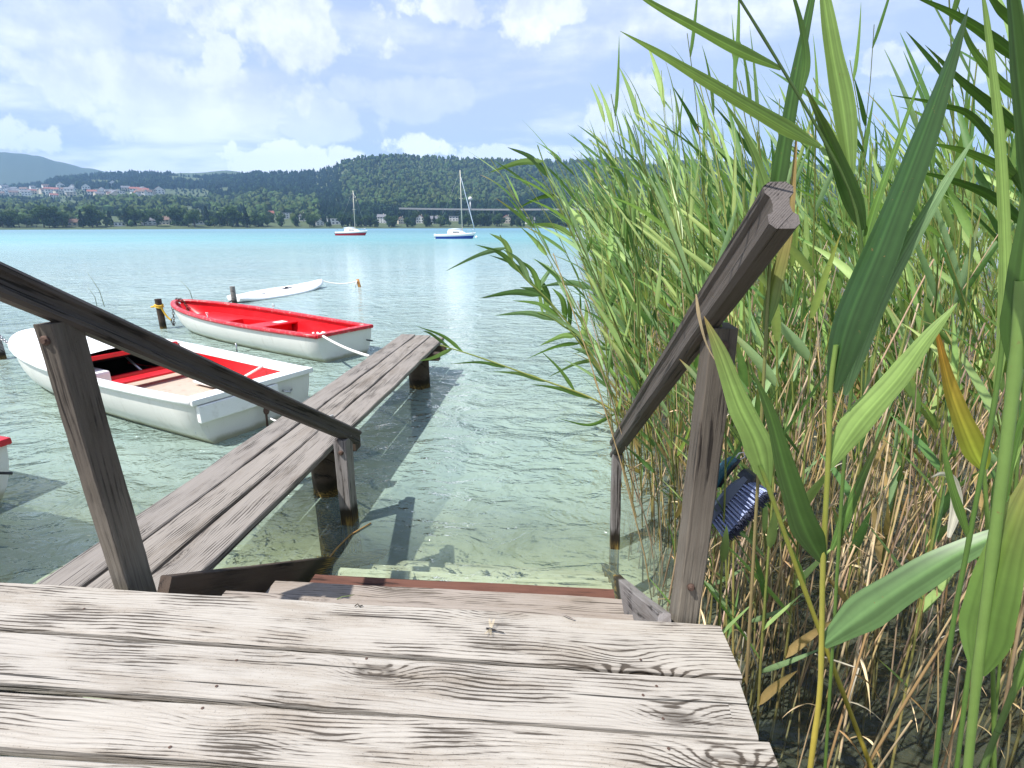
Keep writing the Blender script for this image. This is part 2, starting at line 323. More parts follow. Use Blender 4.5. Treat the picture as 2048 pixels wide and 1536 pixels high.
# ------------------------------------------------------------------ object helpers
def tag(o, label=None, cat=None, group=None, kind=None):
    if label: o['label'] = label
    if cat: o['category'] = cat
    if group: o['group'] = group
    if kind: o['kind'] = kind
    return o
def thing(name, label, cat, loc=(0, 0, 0), group=None, rotz=0.0):
    o = bpy.data.objects.new(name, None); COL.objects.link(o); o.location = loc; o.rotation_euler = (0, 0, rotz)
    o.empty_display_size = 0.1
    return tag(o, label, cat, group)
def lmat(o):
    return Matrix.LocRotScale(o.location, o.rotation_euler, o.scale)
def wmat(o):
    return (wmat(o.parent) @ lmat(o)) if o.parent else lmat(o)
class MB:
    def __init__(self): self.v = []; self.f = []; self.c = []; self.mi = []; self.sm = []
    def add(self, verts, faces, col=None, mi=0, smooth=False):
        b = len(self.v); self.v.extend([tuple(p) for p in verts]); self.f.extend([tuple(i+b for i in f) for f in faces])
        if col is not None:
            if isinstance(col, list): self.c.extend(col)
            else: self.c.extend([col]*len(verts))
        self.mi.extend([mi]*len(faces)); self.sm.extend([smooth]*len(faces))
    def tube(self, pts, rad, n=6, col=None, cap=True, mi=0, smooth=True):
        pts = [Vector(p) for p in pts]; k = len(pts); rads = rad if isinstance(rad, (list, tuple)) else [rad]*k
        V = []; ref = None
        for i, p in enumerate(pts):
            d = (pts[min(i+1, k-1)]-pts[max(i-1, 0)]); d = d.normalized() if d.length > 1e-9 else Vector((0, 0, 1))
            if ref is None: ref = Vector((1, 0, 0)) if abs(d.x) < 0.8 else Vector((0, 1, 0))
            a = d.cross(ref).normalized(); ref = a.cross(d).normalized(); ref = ref
            b = d.cross(a)
            for j in range(n):
                an = 2*pi*j/n; V.append(p+(a*cos(an)+b*sin(an))*rads[i])
            ref = b if False else ref
        Fc = [(i*n+j, i*n+(j+1) % n, (i+1)*n+(j+1) % n, (i+1)*n+j) for i in range(k-1) for j in range(n)]
        if cap: Fc += [tuple(range(n))[::-1], tuple((k-1)*n+j for j in range(n))]
        self.add(V, Fc, col, mi, smooth)
    def box(self, lo, hi, col=None, mi=0, bev=0.0):
        x0, y0, z0 = lo; x1, y1, z1 = hi
        if bev <= 0:
            V = [(x, y, z) for z in (z0, z1) for y in (y0, y1) for x in (x0, x1)]
            self.add(V, [(0, 2, 3, 1), (4, 5, 7, 6), (0, 1, 5, 4), (2, 6, 7, 3), (0, 4, 6, 2), (1, 3, 7, 5)], col, mi); return
        bm = bmesh.new(); bmesh.ops.create_cube(bm, size=1.0)
        for v in bm.verts: v.co = Vector(((x0+x1)/2+v.co.x*(x1-x0), (y0+y1)/2+v.co.y*(y1-y0), (z0+z1)/2+v.co.z*(z1-z0)))
        bmesh.ops.bevel(bm, geom=bm.edges[:], offset=bev, segments=2, affect='EDGES', profile=0.6)
        bm.verts.index_update(); self.add([v.co.copy() for v in bm.verts], [[v.index for v in f.verts] for f in bm.faces], col, mi); bm.free()
    def ball(self, c, r, col=None, mi=0, sub=2, sc=(1, 1, 1)):
        bm = bmesh.new(); bmesh.ops.create_icosphere(bm, subdivisions=sub, radius=r); bm.verts.index_update()
        self.add([Vector((c[0]+v.co.x*sc[0], c[1]+v.co.y*sc[1], c[2]+v.co.z*sc[2])) for v in bm.verts], [[v.index for v in f.verts] for f in bm.faces], col, mi, True); bm.free()
    def sheet(self, rows, col=None, mi=0, smooth=True, close=False):
        n = len(rows[0]); V = [p for r in rows for p in r]
        F = [(i*n+j, i*n+(j+1) % n, (i+1)*n+(j+1) % n, (i+1)*n+j) for i in range(len(rows)-1) for j in range(n if close else n-1)]
        self.add(V, F, col, mi, smooth)
    def build(self, name, mat, parent=None, loc=(0, 0, 0)):
        me = bpy.data.meshes.new(name); me.from_pydata(self.v, [], self.f)
        if self.c and len(self.c) == len(self.v):
            a = me.color_attributes.new('col', 'FLOAT_COLOR', 'POINT')
            a.data.foreach_set('color', np.array([tuple(c)+(1.0,)*(4-len(c)) for c in self.c], dtype=np.float32).ravel())
        for mm in (mat if isinstance(mat, (list, tuple)) else [mat]): me.materials.append(MATS[mm])
        me.polygons.foreach_set('material_index', np.array(self.mi, dtype=np.int32)); me.polygons.foreach_set('use_smooth', np.array(self.sm, dtype=bool))
        me.update(); me.validate()
        o = bpy.data.objects.new(name, me); COL.objects.link(o); o.location = loc
        if parent: o.parent = parent
        return o
def np_mesh(name, V, F, mat, colr=None, smooth=False, nper=4):
    me = bpy.data.meshes.new(name); V = np.asarray(V, np.float32); F = np.asarray(F, np.int32)
    me.vertices.add(len(V)); me.vertices.foreach_set('co', V.ravel())
    me.loops.add(F.size); me.loops.foreach_set('vertex_index', F.ravel())
    me.polygons.add(len(F)); me.polygons.foreach_set('loop_start', np.arange(0, F.size, nper, dtype=np.int32)); me.polygons.foreach_set('loop_total', np.full(len(F), nper, np.int32))
    me.polygons.foreach_set('use_smooth', np.full(len(F), smooth, bool))
    if colr is not None:
        a = me.color_attributes.new('col', 'FLOAT_COLOR', 'POINT'); c = np.ones((len(V), 4), np.float32); c[:, :3] = colr; a.data.foreach_set('color', c.ravel())
    me.update(calc_edges=True); me.materials.append(MATS[mat])
    o = bpy.data.objects.new(name, me); COL.objects.link(o); return o

def beam(name, p0, p1, w, h, mat, parent=None, upv=(0, 0, 1), prof=None, jit=0.0015, nseg=14, skew=(0, 0), cham=0.004, label=None, end_mat=None):
    """A timber from p0 to p1 with local X along it, so that the grain runs its length."""
    p0, p1 = Vector(p0), Vector(p1); X = (p1-p0); L = X.length; X.normalize()
    Z = Vector(upv); Y = Z.cross(X).normalized(); Z = X.cross(Y).normalized()
    if prof is None:
        a, b, c = w/2, h/2, cham; prof = [(-a+c, -b), (a-c, -b), (a, -b+c), (a, b-c), (a-c, b), (-a+c, b), (-a, b-c), (-a, -b+c)]
    mb = MB(); n = len(prof); rr = random.Random(hash((round(p0.x, 2), round(p0.y, 2), round(p1.z, 2), name)) & 0xffff if False else int(abs(p0.x*971+p0.y*131+p1.x*37+p1.z*53)*1000) % 99991)
    rows = []
    ph = [rr.uniform(0, 6.28) for _ in range(6)]
    for i in range(nseg+1):
        u = i/nseg; x = -L/2+L*u; row = []
        dyw = jit*2*(sin(u*L*3.1+ph[0])+0.5*sin(u*L*9+ph[1])); dzw = jit*(sin(u*L*2.3+ph[2])+0.5*sin(u*L*7+ph[3]))
        for (y, z) in prof:
            sk = (skew[0]*(1-u) - skew[1]*u) if w == 0 else 0
            xx = x + ((skew[0]*y/w) if i == 0 else (skew[1]*y/w) if i == nseg else 0)
            row.append(Vector((xx, y+dyw*(1 if y > 0 else 0.6)+rr.uniform(-jit, jit)*0.5, z+dzw+rr.uniform(-jit, jit)*0.4)))
        rows.append(row)
    mb.sheet(rows, close=True, smooth=False)
    ei = 1 if end_mat else 0
    mb.add(rows[0], [tuple(range(n))[::-1]], mi=ei); mb.add(rows[-1], [tuple(range(n))], mi=ei)
    # orient faces so normals point out
    o = mb.build(name, [mat, end_mat] if end_mat else mat)
    bm = bmesh.new(); bm.from_mesh(o.data); bmesh.ops.remove_doubles(bm, verts=bm.verts, dist=1e-6); bmesh.ops.recalc_face_normals(bm, faces=bm.faces); bm.to_mesh(o.data); bm.free()
    Mx = Matrix(((X.x, Y.x, Z.x, 0), (X.y, Y.y, Z.y, 0), (X.z, Y.z, Z.z, 0), (0, 0, 0, 1))); Mx.translation = (p0+p1)/2
    if parent: o.parent = parent; Mx = wmat(parent).inverted() @ Mx
    loc, rot, _ = Mx.decompose(); o.location = loc; o.rotation_euler = rot.to_euler()
    if label: o['label'] = label
    return o

# ------------------------------------------------------------------ lake and lake bed
def quad_sheet(name, xs, ys, zf, mat):
    V = [(x, y, zf(x, y)) for y in ys for x in xs]; n = len(xs)
    F = [(j*n+i, j*n+i+1, (j+1)*n+i+1, (j+1)*n+i) for j in range(len(ys)-1) for i in range(n-1)]
    mb = MB(); mb.add(V, F, smooth=True); return tag(mb.build(name, mat), kind='structure')
water = quad_sheet('water', [-9000, -60, 60, 9000], [-200, -20, 60, 2600], lambda x, y: WATER_Z, 'lake_water')
def bed_z(x, y):
    base = -1.22 - 0.22*max(0.0, min(1.0, (y-3)/4)) - 0.10*max(0, y-7)
    shore = -0.98 - 0.03*y
    k = max(0.0, min(1.0, (x+0.1)/1.2)); k = k*k*(3-2*k)
    z = base*(1-k)+max(base, shore)*k + 0.035*sin(2.3*x+1.1*y)*sin(1.9*y-0.7*x) + 0.018*sin(7.1*x+2*sin(y*3))*sin(6.3*y)
    return max(z, -6)
bed = quad_sheet('lake_bed', [-40+0.5*i for i in range(60)]+[-10+0.2*i for i in range(100)]+[10+i for i in range(31)], [-6+0.5*i for i in range(14)]+[1+0.2*i for i in range(60)]+[13+1.5*i for i in range(40)], bed_z, 'lake_bed')

# ------------------------------------------------------------------ deck
deck = thing('deck', 'weathered grey timber bathing deck of wide planks with dark gaps', 'deck', (-0.9, 0.6, 0))
edges = [((0, 1160), (1440, 1245)), ((0, 1257), (1475, 1357)), ((0, 1368), (1522, 1482)), ((0, 1503), (700, 1545))]
lines = []
for a, b in edges:
    p, q = at_z(a[0], a[1], 0), at_z(b[0], b[1], 0); k = (q.y-p.y)/(q.x-p.x); lines.append((p.y-k*p.x, k))
while lines[-1][0] > -0.9: lines.append((lines[-1][0]-0.178, lines[-1][1]*0.9))
GAP = [0.011, 0.010, 0.011, 0.012]
ends = [0.528, 0.517, 0.538, 0.525, 0.53, 0.52, 0.535]
planks = []
for i in range(len(lines)-1):
    (a0, k0), (a1, k1) = lines[i], lines[i+1]; xr = ends[i % len(ends)]; xl = -3.3
    g = 0.016
    pr = Vector((xr, (a0+k0*xr+a1+k1*xr)/2, -0.021)); pl = Vector((xl, (a0+k0*xl+a1+k1*xl)/2, -0.021))
    w = (a0-a1) + (k0-k1)*(-0.6) - g
    pk = beam('plank', pl, pr, w, 0.042, 'deck_wood', deck, nseg=60, jit=0.0014, cham=0.006, skew=(0, (-0.006, 0.008, 0.004)[i % 3])); planks.append(pk)
for x in (-2.6, -1.2, 0.30): beam('joist', (x, -1.2, -0.112), (x, 1.41, -0.112), 0.07, 0.135, 'post_wood', deck)
for x in (-2.6, -1.2, 0.30):
    for y in (-0.9, 1.05):
        mb = MB(); mb.tube([(x, y, -1.6), (x, y, -0.6), (x, y, -0.18)], 0.07, 10); o = mb.build('pile', 'pile_wood', deck); o.location = -deck.location
def nail(px, py, pk):
    p = at_z(px, py, 0.0005); mb = MB(); r_ = 0.0042
    mb.add([(r_*cos(2*pi*j/9), r_*sin(2*pi*j/9), 0.0012) for j in range(9)]+[(0, 0, 0.0016)], [(j, (j+1) % 9, 9) for j in range(9)])
    o = mb.build('nail', 'rust_iron', pk); Mx = wmat(pk).inverted() @ Matrix.Translation(p+Vector((0, 0, 0.0008))); o.matrix_local = Mx
for px, py, i in ((1281, 1320, 0), (1313, 1373, 1), (1326, 1438, 1), (1337, 1498, 2), (1286, 1391, 1), (733, 1318, 1), (473, 1321, 1), (433, 1373, 1), (405, 1417, 2), (340, 1495, 2), (168, 1218, 0), (1480, 1305, 0)):
    nail(px, py, planks[i])

# ------------------------------------------------------------------ bathing stairs
stairs = thing('bathing_stairs', 'wooden steps leading from the deck down into the clear water', 'stairs', (-0.55, 1.5, 0))
TZ = [-0.18, -0.365, -0.555, -0.745, -0.93, -1.10]
TY = [1.695, 2.012, 2.318, 2.63, 2.93, 3.22]
for i, (z, y) in enumerate(zip(TZ, TY)):
    mat = ('tread_wood', 'tread_wood', 'red_tread_wood', 'sunk_wood', 'sunk_wood', 'sunk_wood')[i]
    xl, xr = ((-1.362, 0.283), (-1.352, 0.280), (-1.325, 0.276), (-1.34, 0.30), (-1.34, 0.31), (-1.33, 0.31))[i]
    yb = y-0.29 if i != 2 else y-0.105
    if i == 2:
        beam('tread', (xl, y-0.20-0.002, z-0.02), (xr, y-0.16, z-0.02), 0.13, 0.04, mat, stairs, nseg=30)
    beam('tread', (xl, (y+yb)/2-0.018, z-0.0225), (xr, (y+yb)/2+0.018, z-0.0225), y-yb, 0.045, mat, stairs, nseg=40, jit=0.0016, label={2: 'reddish brown tread at the water line'}.get(i))
for sx, xa, xb in ((-1, -1.448, -1.378), (1, 0.345, 0.318)):
    p0, p1 = Vector((xa, 1.445, -0.070)), Vector((xb, 3.65, -1.43))
    beam('stringer', p0, p1, 0.045, 0.20, 'pile_wood' if sx < 0 else 'old_wood', stairs, nseg=24, jit=0.002)

# ------------------------------------------------------------------ handrails
def rail_prof(w, h):
    a, b = w/2, h/2
    return [(-a+.012, -b), (a-.012, -b), (a, -b+.012), (a, -b*0.45), (a-.011, -b*0.30), (a-.014, 0.0), (a-.011, b*0.32), (a-.002, b*0.50), (a, b-.012), (a-.014, b),
            (-a+.014, b), (-a, b-.012), (-a+.002, b*0.50), (-a+.011, b*0.32), (-a+.014, 0.0), (-a+.011, -b*0.30), (-a, -b*0.45), (-a, -b+.012)]
hl = thing('handrail', 'dark grooved timber handrail that comes down above the walkway and boats', 'handrail', (-1.63, 1.55, 0))
L0, L1 = Vector((-1.672, 1.55, 1.002)), Vector((-1.445, 3.05, -0.030)); dL = L1-L0
beam('rail', L0-dL*0.24, L1+dL*0.095, 0.075, 0.095, 'rail_wood', hl, prof=rail_prof(0.075, 0.098), nseg=40, jit=0.0006, end_mat='end_grain')
beam('post', (-1.628, 1.548, -0.35), (-1.682, 1.548, 0.952), 0.066, 0.112, 'post_wood', hl, upv=(0, 1, 0), nseg=24, jit=0.002)
beam('post', (-1.462, 3.05, -1.75), (-1.452, 3.05, -0.075), 0.085, 0.105, 'old_wood', hl, upv=(0, 1, 0), nseg=24, jit=0.002)
hr = thing('handrail', 'dark grooved timber handrail with a sawn end rising beside the reeds', 'handrail', (0.42, 1.55, 0))
R0, R1 = Vector((0.402, 1.55, 1.022)), Vector((0.312, 2.95, -0.010)); dR = R1-R0
beam('rail', R0-dR*0.262, R1+dR*0.055, 0.068, 0.105, 'rail_wood', hr, prof=rail_prof(0.062, 0.116), nseg=40, jit=0.0008, end_mat='end_grain')
beam('post', (0.422, 1.556, -1.3), (0.434, 1.556, 0.975), 0.072, 0.108, 'post_wood', hr, upv=(0, 1, 0), nseg=24, jit=0.0022)
beam('post', (0.366, 2.95, -1.6), (0.318, 2.95, -0.055), 0.058, 0.085, 'old_wood', hr, upv=(0, 1, 0), nseg=24, jit=0.002)

def bolt(parent, p, axis, r_=0.011):
    a = Vector(axis).normalized(); mb = MB(); mb.tube([-a*.004, a*.004], [r_*1.5, r_*1.5], 12); mb.tube([a*.004, a*.011], [r_, r_*.9], 6, smooth=False)
    o = mb.build('bolt', 'rust_iron', parent); o.matrix_local = wmat(parent).inverted() @ Matrix.Translation(Vector(p))
posts_l = [c for c in hl.children if c.name.startswith('post')]; posts_r = [c for c in hr.children if c.name.startswith('post')]
bolt(posts_l[0], (-1.680, 1.490, 0.90), (0, -1, 0))
bolt(posts_r[0], (0.436, 1.500, 0.925), (0, -1, 0)); bolt(posts_r[0], (0.425, 1.500, 0.12), (0, -1, 0), .008)
bolt(posts_l[1], (-1.447, 2.996, -0.16), (0, -1, 0))

# ------------------------------------------------------------------ plank walkway (gangway) in the water
gw = thing('walkway', 'narrow grey walkway of three long planks standing on piles in the water', 'walkway', (-1.9, 4.2, -0.2))
gz = -0.2
for i, (xa, xb, yend) in enumerate(((-2.112, -2.232, 7.06), (-1.893, -2.008, 7.02), (-1.674, -1.786, 6.90))):
    d = Vector((xb-xa, yend-1.0, 0)); beam('plank', (xa+0.012, 1.0, gz-0.0225-0.002*i), (xb, yend, gz-0.0225), 0.203, 0.045, 'gang_wood', gw, nseg=70, jit=0.0022, cham=0.006)
for y in (1.7, 3.46, 6.62):
    xo = -1.9-0.02*(y-3); beam('crossbeam', (xo-0.36, y, gz-0.095), (xo+0.375, y+0.01, gz-0.095), 0.10, 0.098, 'pile_wood', gw, nseg=10)
for (x, y, r_) in ((-1.79, 3.46, 0.115), (-1.85, 6.20, 0.125)):
    mb = MB(); n = 18; rows = []
    rr = random.Random(5)
    rad = [r_*(1+rr.uniform(-.07, .07)) for _ in range(n)]
    for k in range(12):
        z = -2.0 + (gz-0.147+2.0)*k/11; rows.append([(rad[j]*cos(2*pi*j/n)*(1+0.015*sin(z*7+j)), rad[j]*sin(2*pi*j/n), z) for j in range(n)])
    mb.sheet(rows, close=True); mb.add(rows[-1], [tuple(range(n))])
    o = mb.build('pile', 'pile_wood', gw); o.location = Vector((x, y, 0))-gw.location
beam('crossbeam', (-2.12, 6.20, gz-0.095), (-1.58, 6.20, gz-0.095), 0.10, 0.096, 'pile_wood', gw, nseg=6)

# ------------------------------------------------------------------ rowing boats
def hull_fn(L, B, g0, g1, keel, full=0.55, tr=0.86):
    """Station functions of a dinghy: t = 0 at the transom, 1 at the stem (local X)."""
    def beamw(t):
        if t < 0.45: return B/2*(tr+(1-tr)*sin(t/0.45*pi/2))
        u = (t-0.45)/0.55; return B/2*max(0.0, 1-u**(1.0/full*1.32))**0.62
    def gun(t): return g0 + (g1-g0)*t**2.2 + 0.03*(1-t)**3
    def kl(t): return keel*(1-0.25*t) + (g1-0.06-keel)*max(0, (t-0.72)/0.28)**2.6
    def pt(t, sgn, q):                  # q 0 keel .. 1 gunwale
        b, g, k = beamw(t), gun(t), kl(t)
        yy = b*(sin(q*pi/2)**0.62*0.93+0.07*q); zz = k+(g-k)*(0.10*q+0.90*q**2.3)
        return Vector((L*t + 0.10*(q-1)*(1 if t > 0.7 else 0)*(t-0.7)/0.3 - 0.05*(1-t)**8*(q), sgn*yy, zz))
    return beamw, gun, kl, pt
TS = [0, .06, .14, .24, .34, .45, .55, .64, .72, .79, .85, .90, .94, .97, .985, .995]
QS = [0, .12, .25, .38, .5, .62, .74, .86, .94, 1.0]
def hull_mesh(mb, fn, L, B, off=0.0, zfloor=None, ts=TS, transom=True, flip=False, qmax=1.0):
    beamw, gun, kl, pt = fn; rows = []
    for t_ in ts:
        row = []
        for sgn, qs in ((-1, QS[::-1]), (1, QS[1:])):
            for q in qs:
                p = pt(t_, sgn, min(q, qmax)); 
                if off: p.y *= max(0.0, 1-off/max(beamw(t_), off)); p.x = max(off*1.0, min(p.x, L-off*0.7))
                if zfloor is not None: p.z = max(p.z, zfloor)
                row.append(p)
        rows.append(row)
    mb.sheet(rows)
    if transom: mb.add(rows[0], [tuple(range(len(rows[0])))])
    return rows
def rim_strip(mb, fn, L, w_out, w_in, h, ts=TS, col=None, stern=True, zo=0.0):
    """Solid rail running round the gunwale."""
    beamw, gun, kl, pt = fn
    path = []
    for t_ in ts: path.append(pt(t_, -1, 1.0))
    tip = Vector((L+0.0, 0, gun(1.0))); side2 = [pt(t_, 1, 1.0) for t_ in ts][::-1]
    path = path+[tip]+side2
    n = len(path); rows = []
    for i, p in enumerate(path):
        a = path[max(i-1, 0)]; b = path[min(i+1, n-1)]; d = (b-a); d.z = 0; d.normalize(); nn = Vector((d.y, -d.x, 0))
        if i == 0 or i == n-1: nn = Vector((0, -1 if i == 0 else 1, 0))
        z = p.z+zo
        rows.append([Vector((p.x, p.y, z-h*0.55))+nn*w_out*0.7, Vector((p.x, p.y, z-h*.1))+nn*w_out, Vector((p.x, p.y, z+h*0.40))+nn*w_out*0.7, Vector((p.x, p.y, z+h*0.45))-nn*w_in*0.7, Vector((p.x, p.y, z+h*.1))-nn*w_in, Vector((p.x, p.y, z-h*0.5))-nn*w_in])
    mb.sheet(rows, close=True)
    mb.add(rows[0], [tuple(range(6))]); mb.add(rows[-1], [tuple(range(6))[::-1]])

def recalc(o):
    bm = bmesh.new(); bm.from_mesh(o.data); bmesh.ops.remove_doubles(bm, verts=bm.verts, dist=1e-5); bmesh.ops.recalc_face_normals(bm, faces=bm.faces); bm.to_mesh(o.data); bm.free(); return o
def place_boat(root, stern_near, stern_far, z):
    a, b = Vector(stern_near), Vector(stern_far); c = (a+b)/2; d = (b-a); ang = atan2(d.y, d.x)
    root.location = (c.x, c.y, z); root.rotation_euler = (0, 0, ang+pi/2)

# red and white open dinghy
def open_dinghy(name, label, L, B):
    root = thing(name, label, 'rowing boat', (0, 0, 0))
    fn = hull_fn(L, B, 0.389, 0.482, -0.12, full=0.62, tr=0.80); beamw, gun, kl, pt = fn
    mb = MB(); hull_mesh(mb, fn, L, B); h = recalc(mb.build('hull', 'white_hull', root))
    mb = MB(); rim_strip(mb, fn, L, 0.0, 0.0, 0.0); mb = MB()
    rows = hull_mesh(mb, fn, L, B, off=0.035, zfloor=0.05); recalc(mb.build('liner', 'red_gel', root))
    mb = MB(); rim_strip(mb, fn, L, 0.035, 0.060, 0.060)
    g = gun(0); mb.box((-0.085, -B/2*0.80-0.02, g-0.022), (0.045, B/2*0.80+0.02, g+0.030), bev=0.012); recalc(mb.build('gunwale', 'red_rim', root))
    mb = MB(); b = beamw(0.44)-0.05; mb.box((L*0.40, -b, 0.235), (L*0.46, b, 0.26)); mb.box((L*0.385, -b, 0.255), (L*0.465, b, 0.285), bev=0.008)
    mb.box((L*0.405, -b*0.9, 0.06), (L*0.445, b*0.9, 0.25)); recalc(mb.build('thwart', 'red_gel', root))
    mb = MB()                                          # bow seat box, with its front edge and side benches
    b1 = beamw(0.66)-0.05; b2 = beamw(0.86)-0.05
    mb.add([(L*.64, -b1, .24), (L*.64, b1, .24), (L*.86, b2, .27), (L*.86, -b2, .27), (L*.64, -b1*.8, .06), (L*.64, b1*.8, .06)], [(0, 1, 2, 3), (4, 5, 1, 0)]); recalc(mb.build('bow_seat', 'red_gel', root))
    mb = MB()
    for sgn in (-1, 1):
        b = beamw(0.55); x0, x1 = L*.47, L*.64
        mb.add([(x0, sgn*(b-.05), .245), (x1, sgn*(b1-.0), .245), (x1, sgn*(b1-.24), .245), (x0, sgn*(b-.16), .245), (x0, sgn*(b-.16), .06), (x1, sgn*(b1-.24), .06)], [(0, 1, 2, 3), (3, 2, 5, 4)])
    recalc(mb.build('side_bench', 'red_gel', root))
    mb = MB(); b = beamw(0.06)-0.05
    mb.box((0.05, -b, 0.20), (L*0.14, b, 0.235), bev=0.008); recalc(mb.build('stern_seat', 'red_gel', root))
    mb = MB(); mb.box((L*.405, -B*.36, .2865), (L*.44, -B*.20, .289)); mb.build('sticker', 'white_gel', root)
    for sgn in (-1, 1):                                 # rowlocks
        mb = MB(); x = L*0.535; y = sgn*(beamw(0.535)); g = gun(.535)
        mb.tube([(x, y, g), (x, y, g+.06)], .008, 6); mb.tube([(x-.03, y, g+.12), (x-.026, y, g+.08), (x, y, g+.06), (x+.026, y, g+.08), (x+.03, y, g+.12)], .007, 6)
        mb.build('rowlock', 'steel', root)
    mb = MB(); mb.tube([(-0.06, -B*.30, .22), (-0.16, -B*.33, .21)], .012, 6); mb.build('rudder_pin', 'black_rubber', root)
    return root, fn
red_boat, red_fn = open_dinghy('rowing_boat', 'open white rowing boat painted all red inside, chained to the dark post', 5.34, 1.254)
red_boat.location = (-3.43, 7.615, WATER_Z); red_boat.rotation_euler = (0, 0, 2.646)
# its near twin at the edge of the view, only a stern corner shows
edge_boat, edge_fn = open_dinghy('rowing_boat', 'white rowing boat with a red rim, cut off so only its stern corner shows', 3.6, 1.25)
place_boat(edge_boat, (-4.33, 2.15, 0), (-4.20, 3.26, 0), WATER_Z)

# white cabin-bow dinghy
def cuddy_dinghy():
    L, B = 4.98, 1.47
    root = thing('rowing_boat', 'white boat with a covered bow, dark cuddy hatch and red lined cockpit', 'rowing boat', (0, 0, 0))
    fn = hull_fn(L, B, 0.425, 0.535, -0.14, full=0.60, tr=0.86); beamw, gun, kl, pt = fn
    mb = MB(); hull_mesh(mb, fn, L, B); recalc(mb.build('hull', 'white_hull', root))
    mb = MB(); rows = hull_mesh(mb, fn, L, B, off=0.07, zfloor=0.06, ts=[.035]+TS[1:9], qmax=0.985)
    o = recalc(mb.build('liner', 'red_gel', root))
    mb = MB(); rim_strip(mb, fn, L, 0.040, 0.04, 0.058); g = gun(0)
    mb.box((-0.085, -B/2*.86-.03, g-.028), (0.01, B/2*.86+.03, g+.028), bev=0.012); recalc(mb.build('rub_rail', 'white_gel', root))
    mb = MB(); rows = []                                # side decks and foredeck as one moulding
    T2 = [0.0, .06, .14, .24, .34, .42, .50]
    for sgn in (-1, 1):
        r1 = []
        for t_ in T2:
            p = pt(t_, sgn, 1.0); w = 0.075
            r1.append([Vector((p.x, p.y, p.z+.012)), Vector((p.x, p.y-sgn*w*.6, p.z+.024)), Vector((p.x, p.y-sgn*w, p.z+.012)), Vector((p.x, p.y-sgn*(w+.005), p.z-.05))])
        mb.sheet(r1)
    r1 = []
    for t_ in [.50, .56, .62, .66, .72, .79, .85, .90, .94, .97, .985, .995]:
        b = beamw(t_); x = pt(t_, 1, 1.0).x; g_ = gun(t_)+.012
        r1.append([Vector((x, b*k, g_+0.10*(1-k*k)*min(1, (1.0-t_)/0.25))) for k in (-1, -.8, -.5, -.2, 0, .2, .5, .8, 1)])
    mb.sheet(r1)
    mb.add([(0.0, -B/2*.84, g+.02), (0.0, B/2*.84, g+.02), (0.10, B/2*.8, g+.02), (0.10, -B/2*.8, g+.02), (0.10, B/2*.8, .10), (0.10, -B/2*.8, .10)], [(0, 1, 2, 3), (3, 2, 4, 5)])
    recalc(mb.build('deck_moulding', 'white_gel', root))
    b = beamw(.50)-.08; x = L*.50; g_ = gun(.50)          # cuddy bulkhead frame with the dark opening
    mb = MB(); zt = g_+.06; zb = .10
    mb.box((x-.03, -b+.01, zb+.12), (x+.03, -b+.10, zt), bev=.012); mb.box((x-.03, b-.10, zb+.12), (x+.03, b-.01, zt), bev=.012); mb.box((x-.028, -b+.09, zb), (x+.028, b-.09, zb+.13), bev=.012); mb.box((x-.028, -b+.09, zt-.055), (x+.028, b-.09, zt-.002), bev=.012)
    recalc(mb.build('hatch_frame', 'red_gel', root))
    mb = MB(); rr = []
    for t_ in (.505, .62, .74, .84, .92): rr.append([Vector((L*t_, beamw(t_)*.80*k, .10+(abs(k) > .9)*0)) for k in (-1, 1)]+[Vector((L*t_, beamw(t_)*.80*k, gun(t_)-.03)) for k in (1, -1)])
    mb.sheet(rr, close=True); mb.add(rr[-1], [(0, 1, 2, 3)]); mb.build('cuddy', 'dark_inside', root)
    mb = MB(); mb.box((L*.47, b-.42, .13), (L*.57, b-.22, .34), bev=.03); recalc(mb.build('fender_bag', 'white_gel', root))
    mb = MB(); mb.tube([(L*.51, -b+.45, .18), (L*.57, -b+.52, .42)], .016, 6); mb.build('paddle_shaft', 'steel', root)
    mb = MB(); b2 = beamw(.42)-.12; mb.box((L*.385, -b2, .245), (L*.425, b2, .275), bev=.012); recalc(mb.build('thwart', 'red_gel', root))
    mb = MB(); b3 = beamw(.2)-.15; mb.add([(L*.03, -b3, .16), (L*.50, -b2, .16), (L*.50, b2, .16), (L*.03, b3, .16)], [(0, 1, 2, 3)]); mb.build('floor', 'tan_floor', root)
    mb = MB(); mb.box((0.15, b3*.25, .19), (L*.10, b3, .225), bev=.012); mb.box((0.15, -b3, .19), (L*.30, -b3*.40, .225), bev=.012); recalc(mb.build('stern_seat', 'white_gel', root))
    mb = MB(); mb.box((-.10, -.20, g-.20), (-.042, .62, g-.035), bev=.012); recalc(mb.build('motor_pad', 'white_gel', root))
    mb = MB(); mb.tube([(-.06, -.26, g-.13), (-.11, -.32, g-.16), (-.06, -.38, g-.15)], .012, 6); mb.build('grab_handle', 'steel', root)
    mb = MB(); mb.tube([(-.08, -.02, g-.20), (-.10, -.02, g-.30), (-.105, -.01, -.02)], .012, 6); mb.ball((-.11, -.02, g-.27), .032, sc=(.8, 1, 1.4)); mb.build('rudder_fitting', 'rust_iron', root)
    mb = MB(); mb.tube([(L*.13, -b3-.02, g-.03), (L*.17, -b3+.12, g-.16)], .014, 6); mb.build('grab_line', 'white_rope', root)
    for t_ in (.30,):
        mb = MB(); p = pt(t_, -1, 1); mb.tube([(p.x, p.y-.10, p.z), (p.x, p.y-.10, p.z+.11)], .009, 6); mb.build('rowlock', 'steel', root)
    return root, fn
white_boat, white_fn = cuddy_dinghy()
white_boat.location = (-3.094, 4.681, WATER_Z); white_boat.rotation_euler = (0, 0, 2.735)

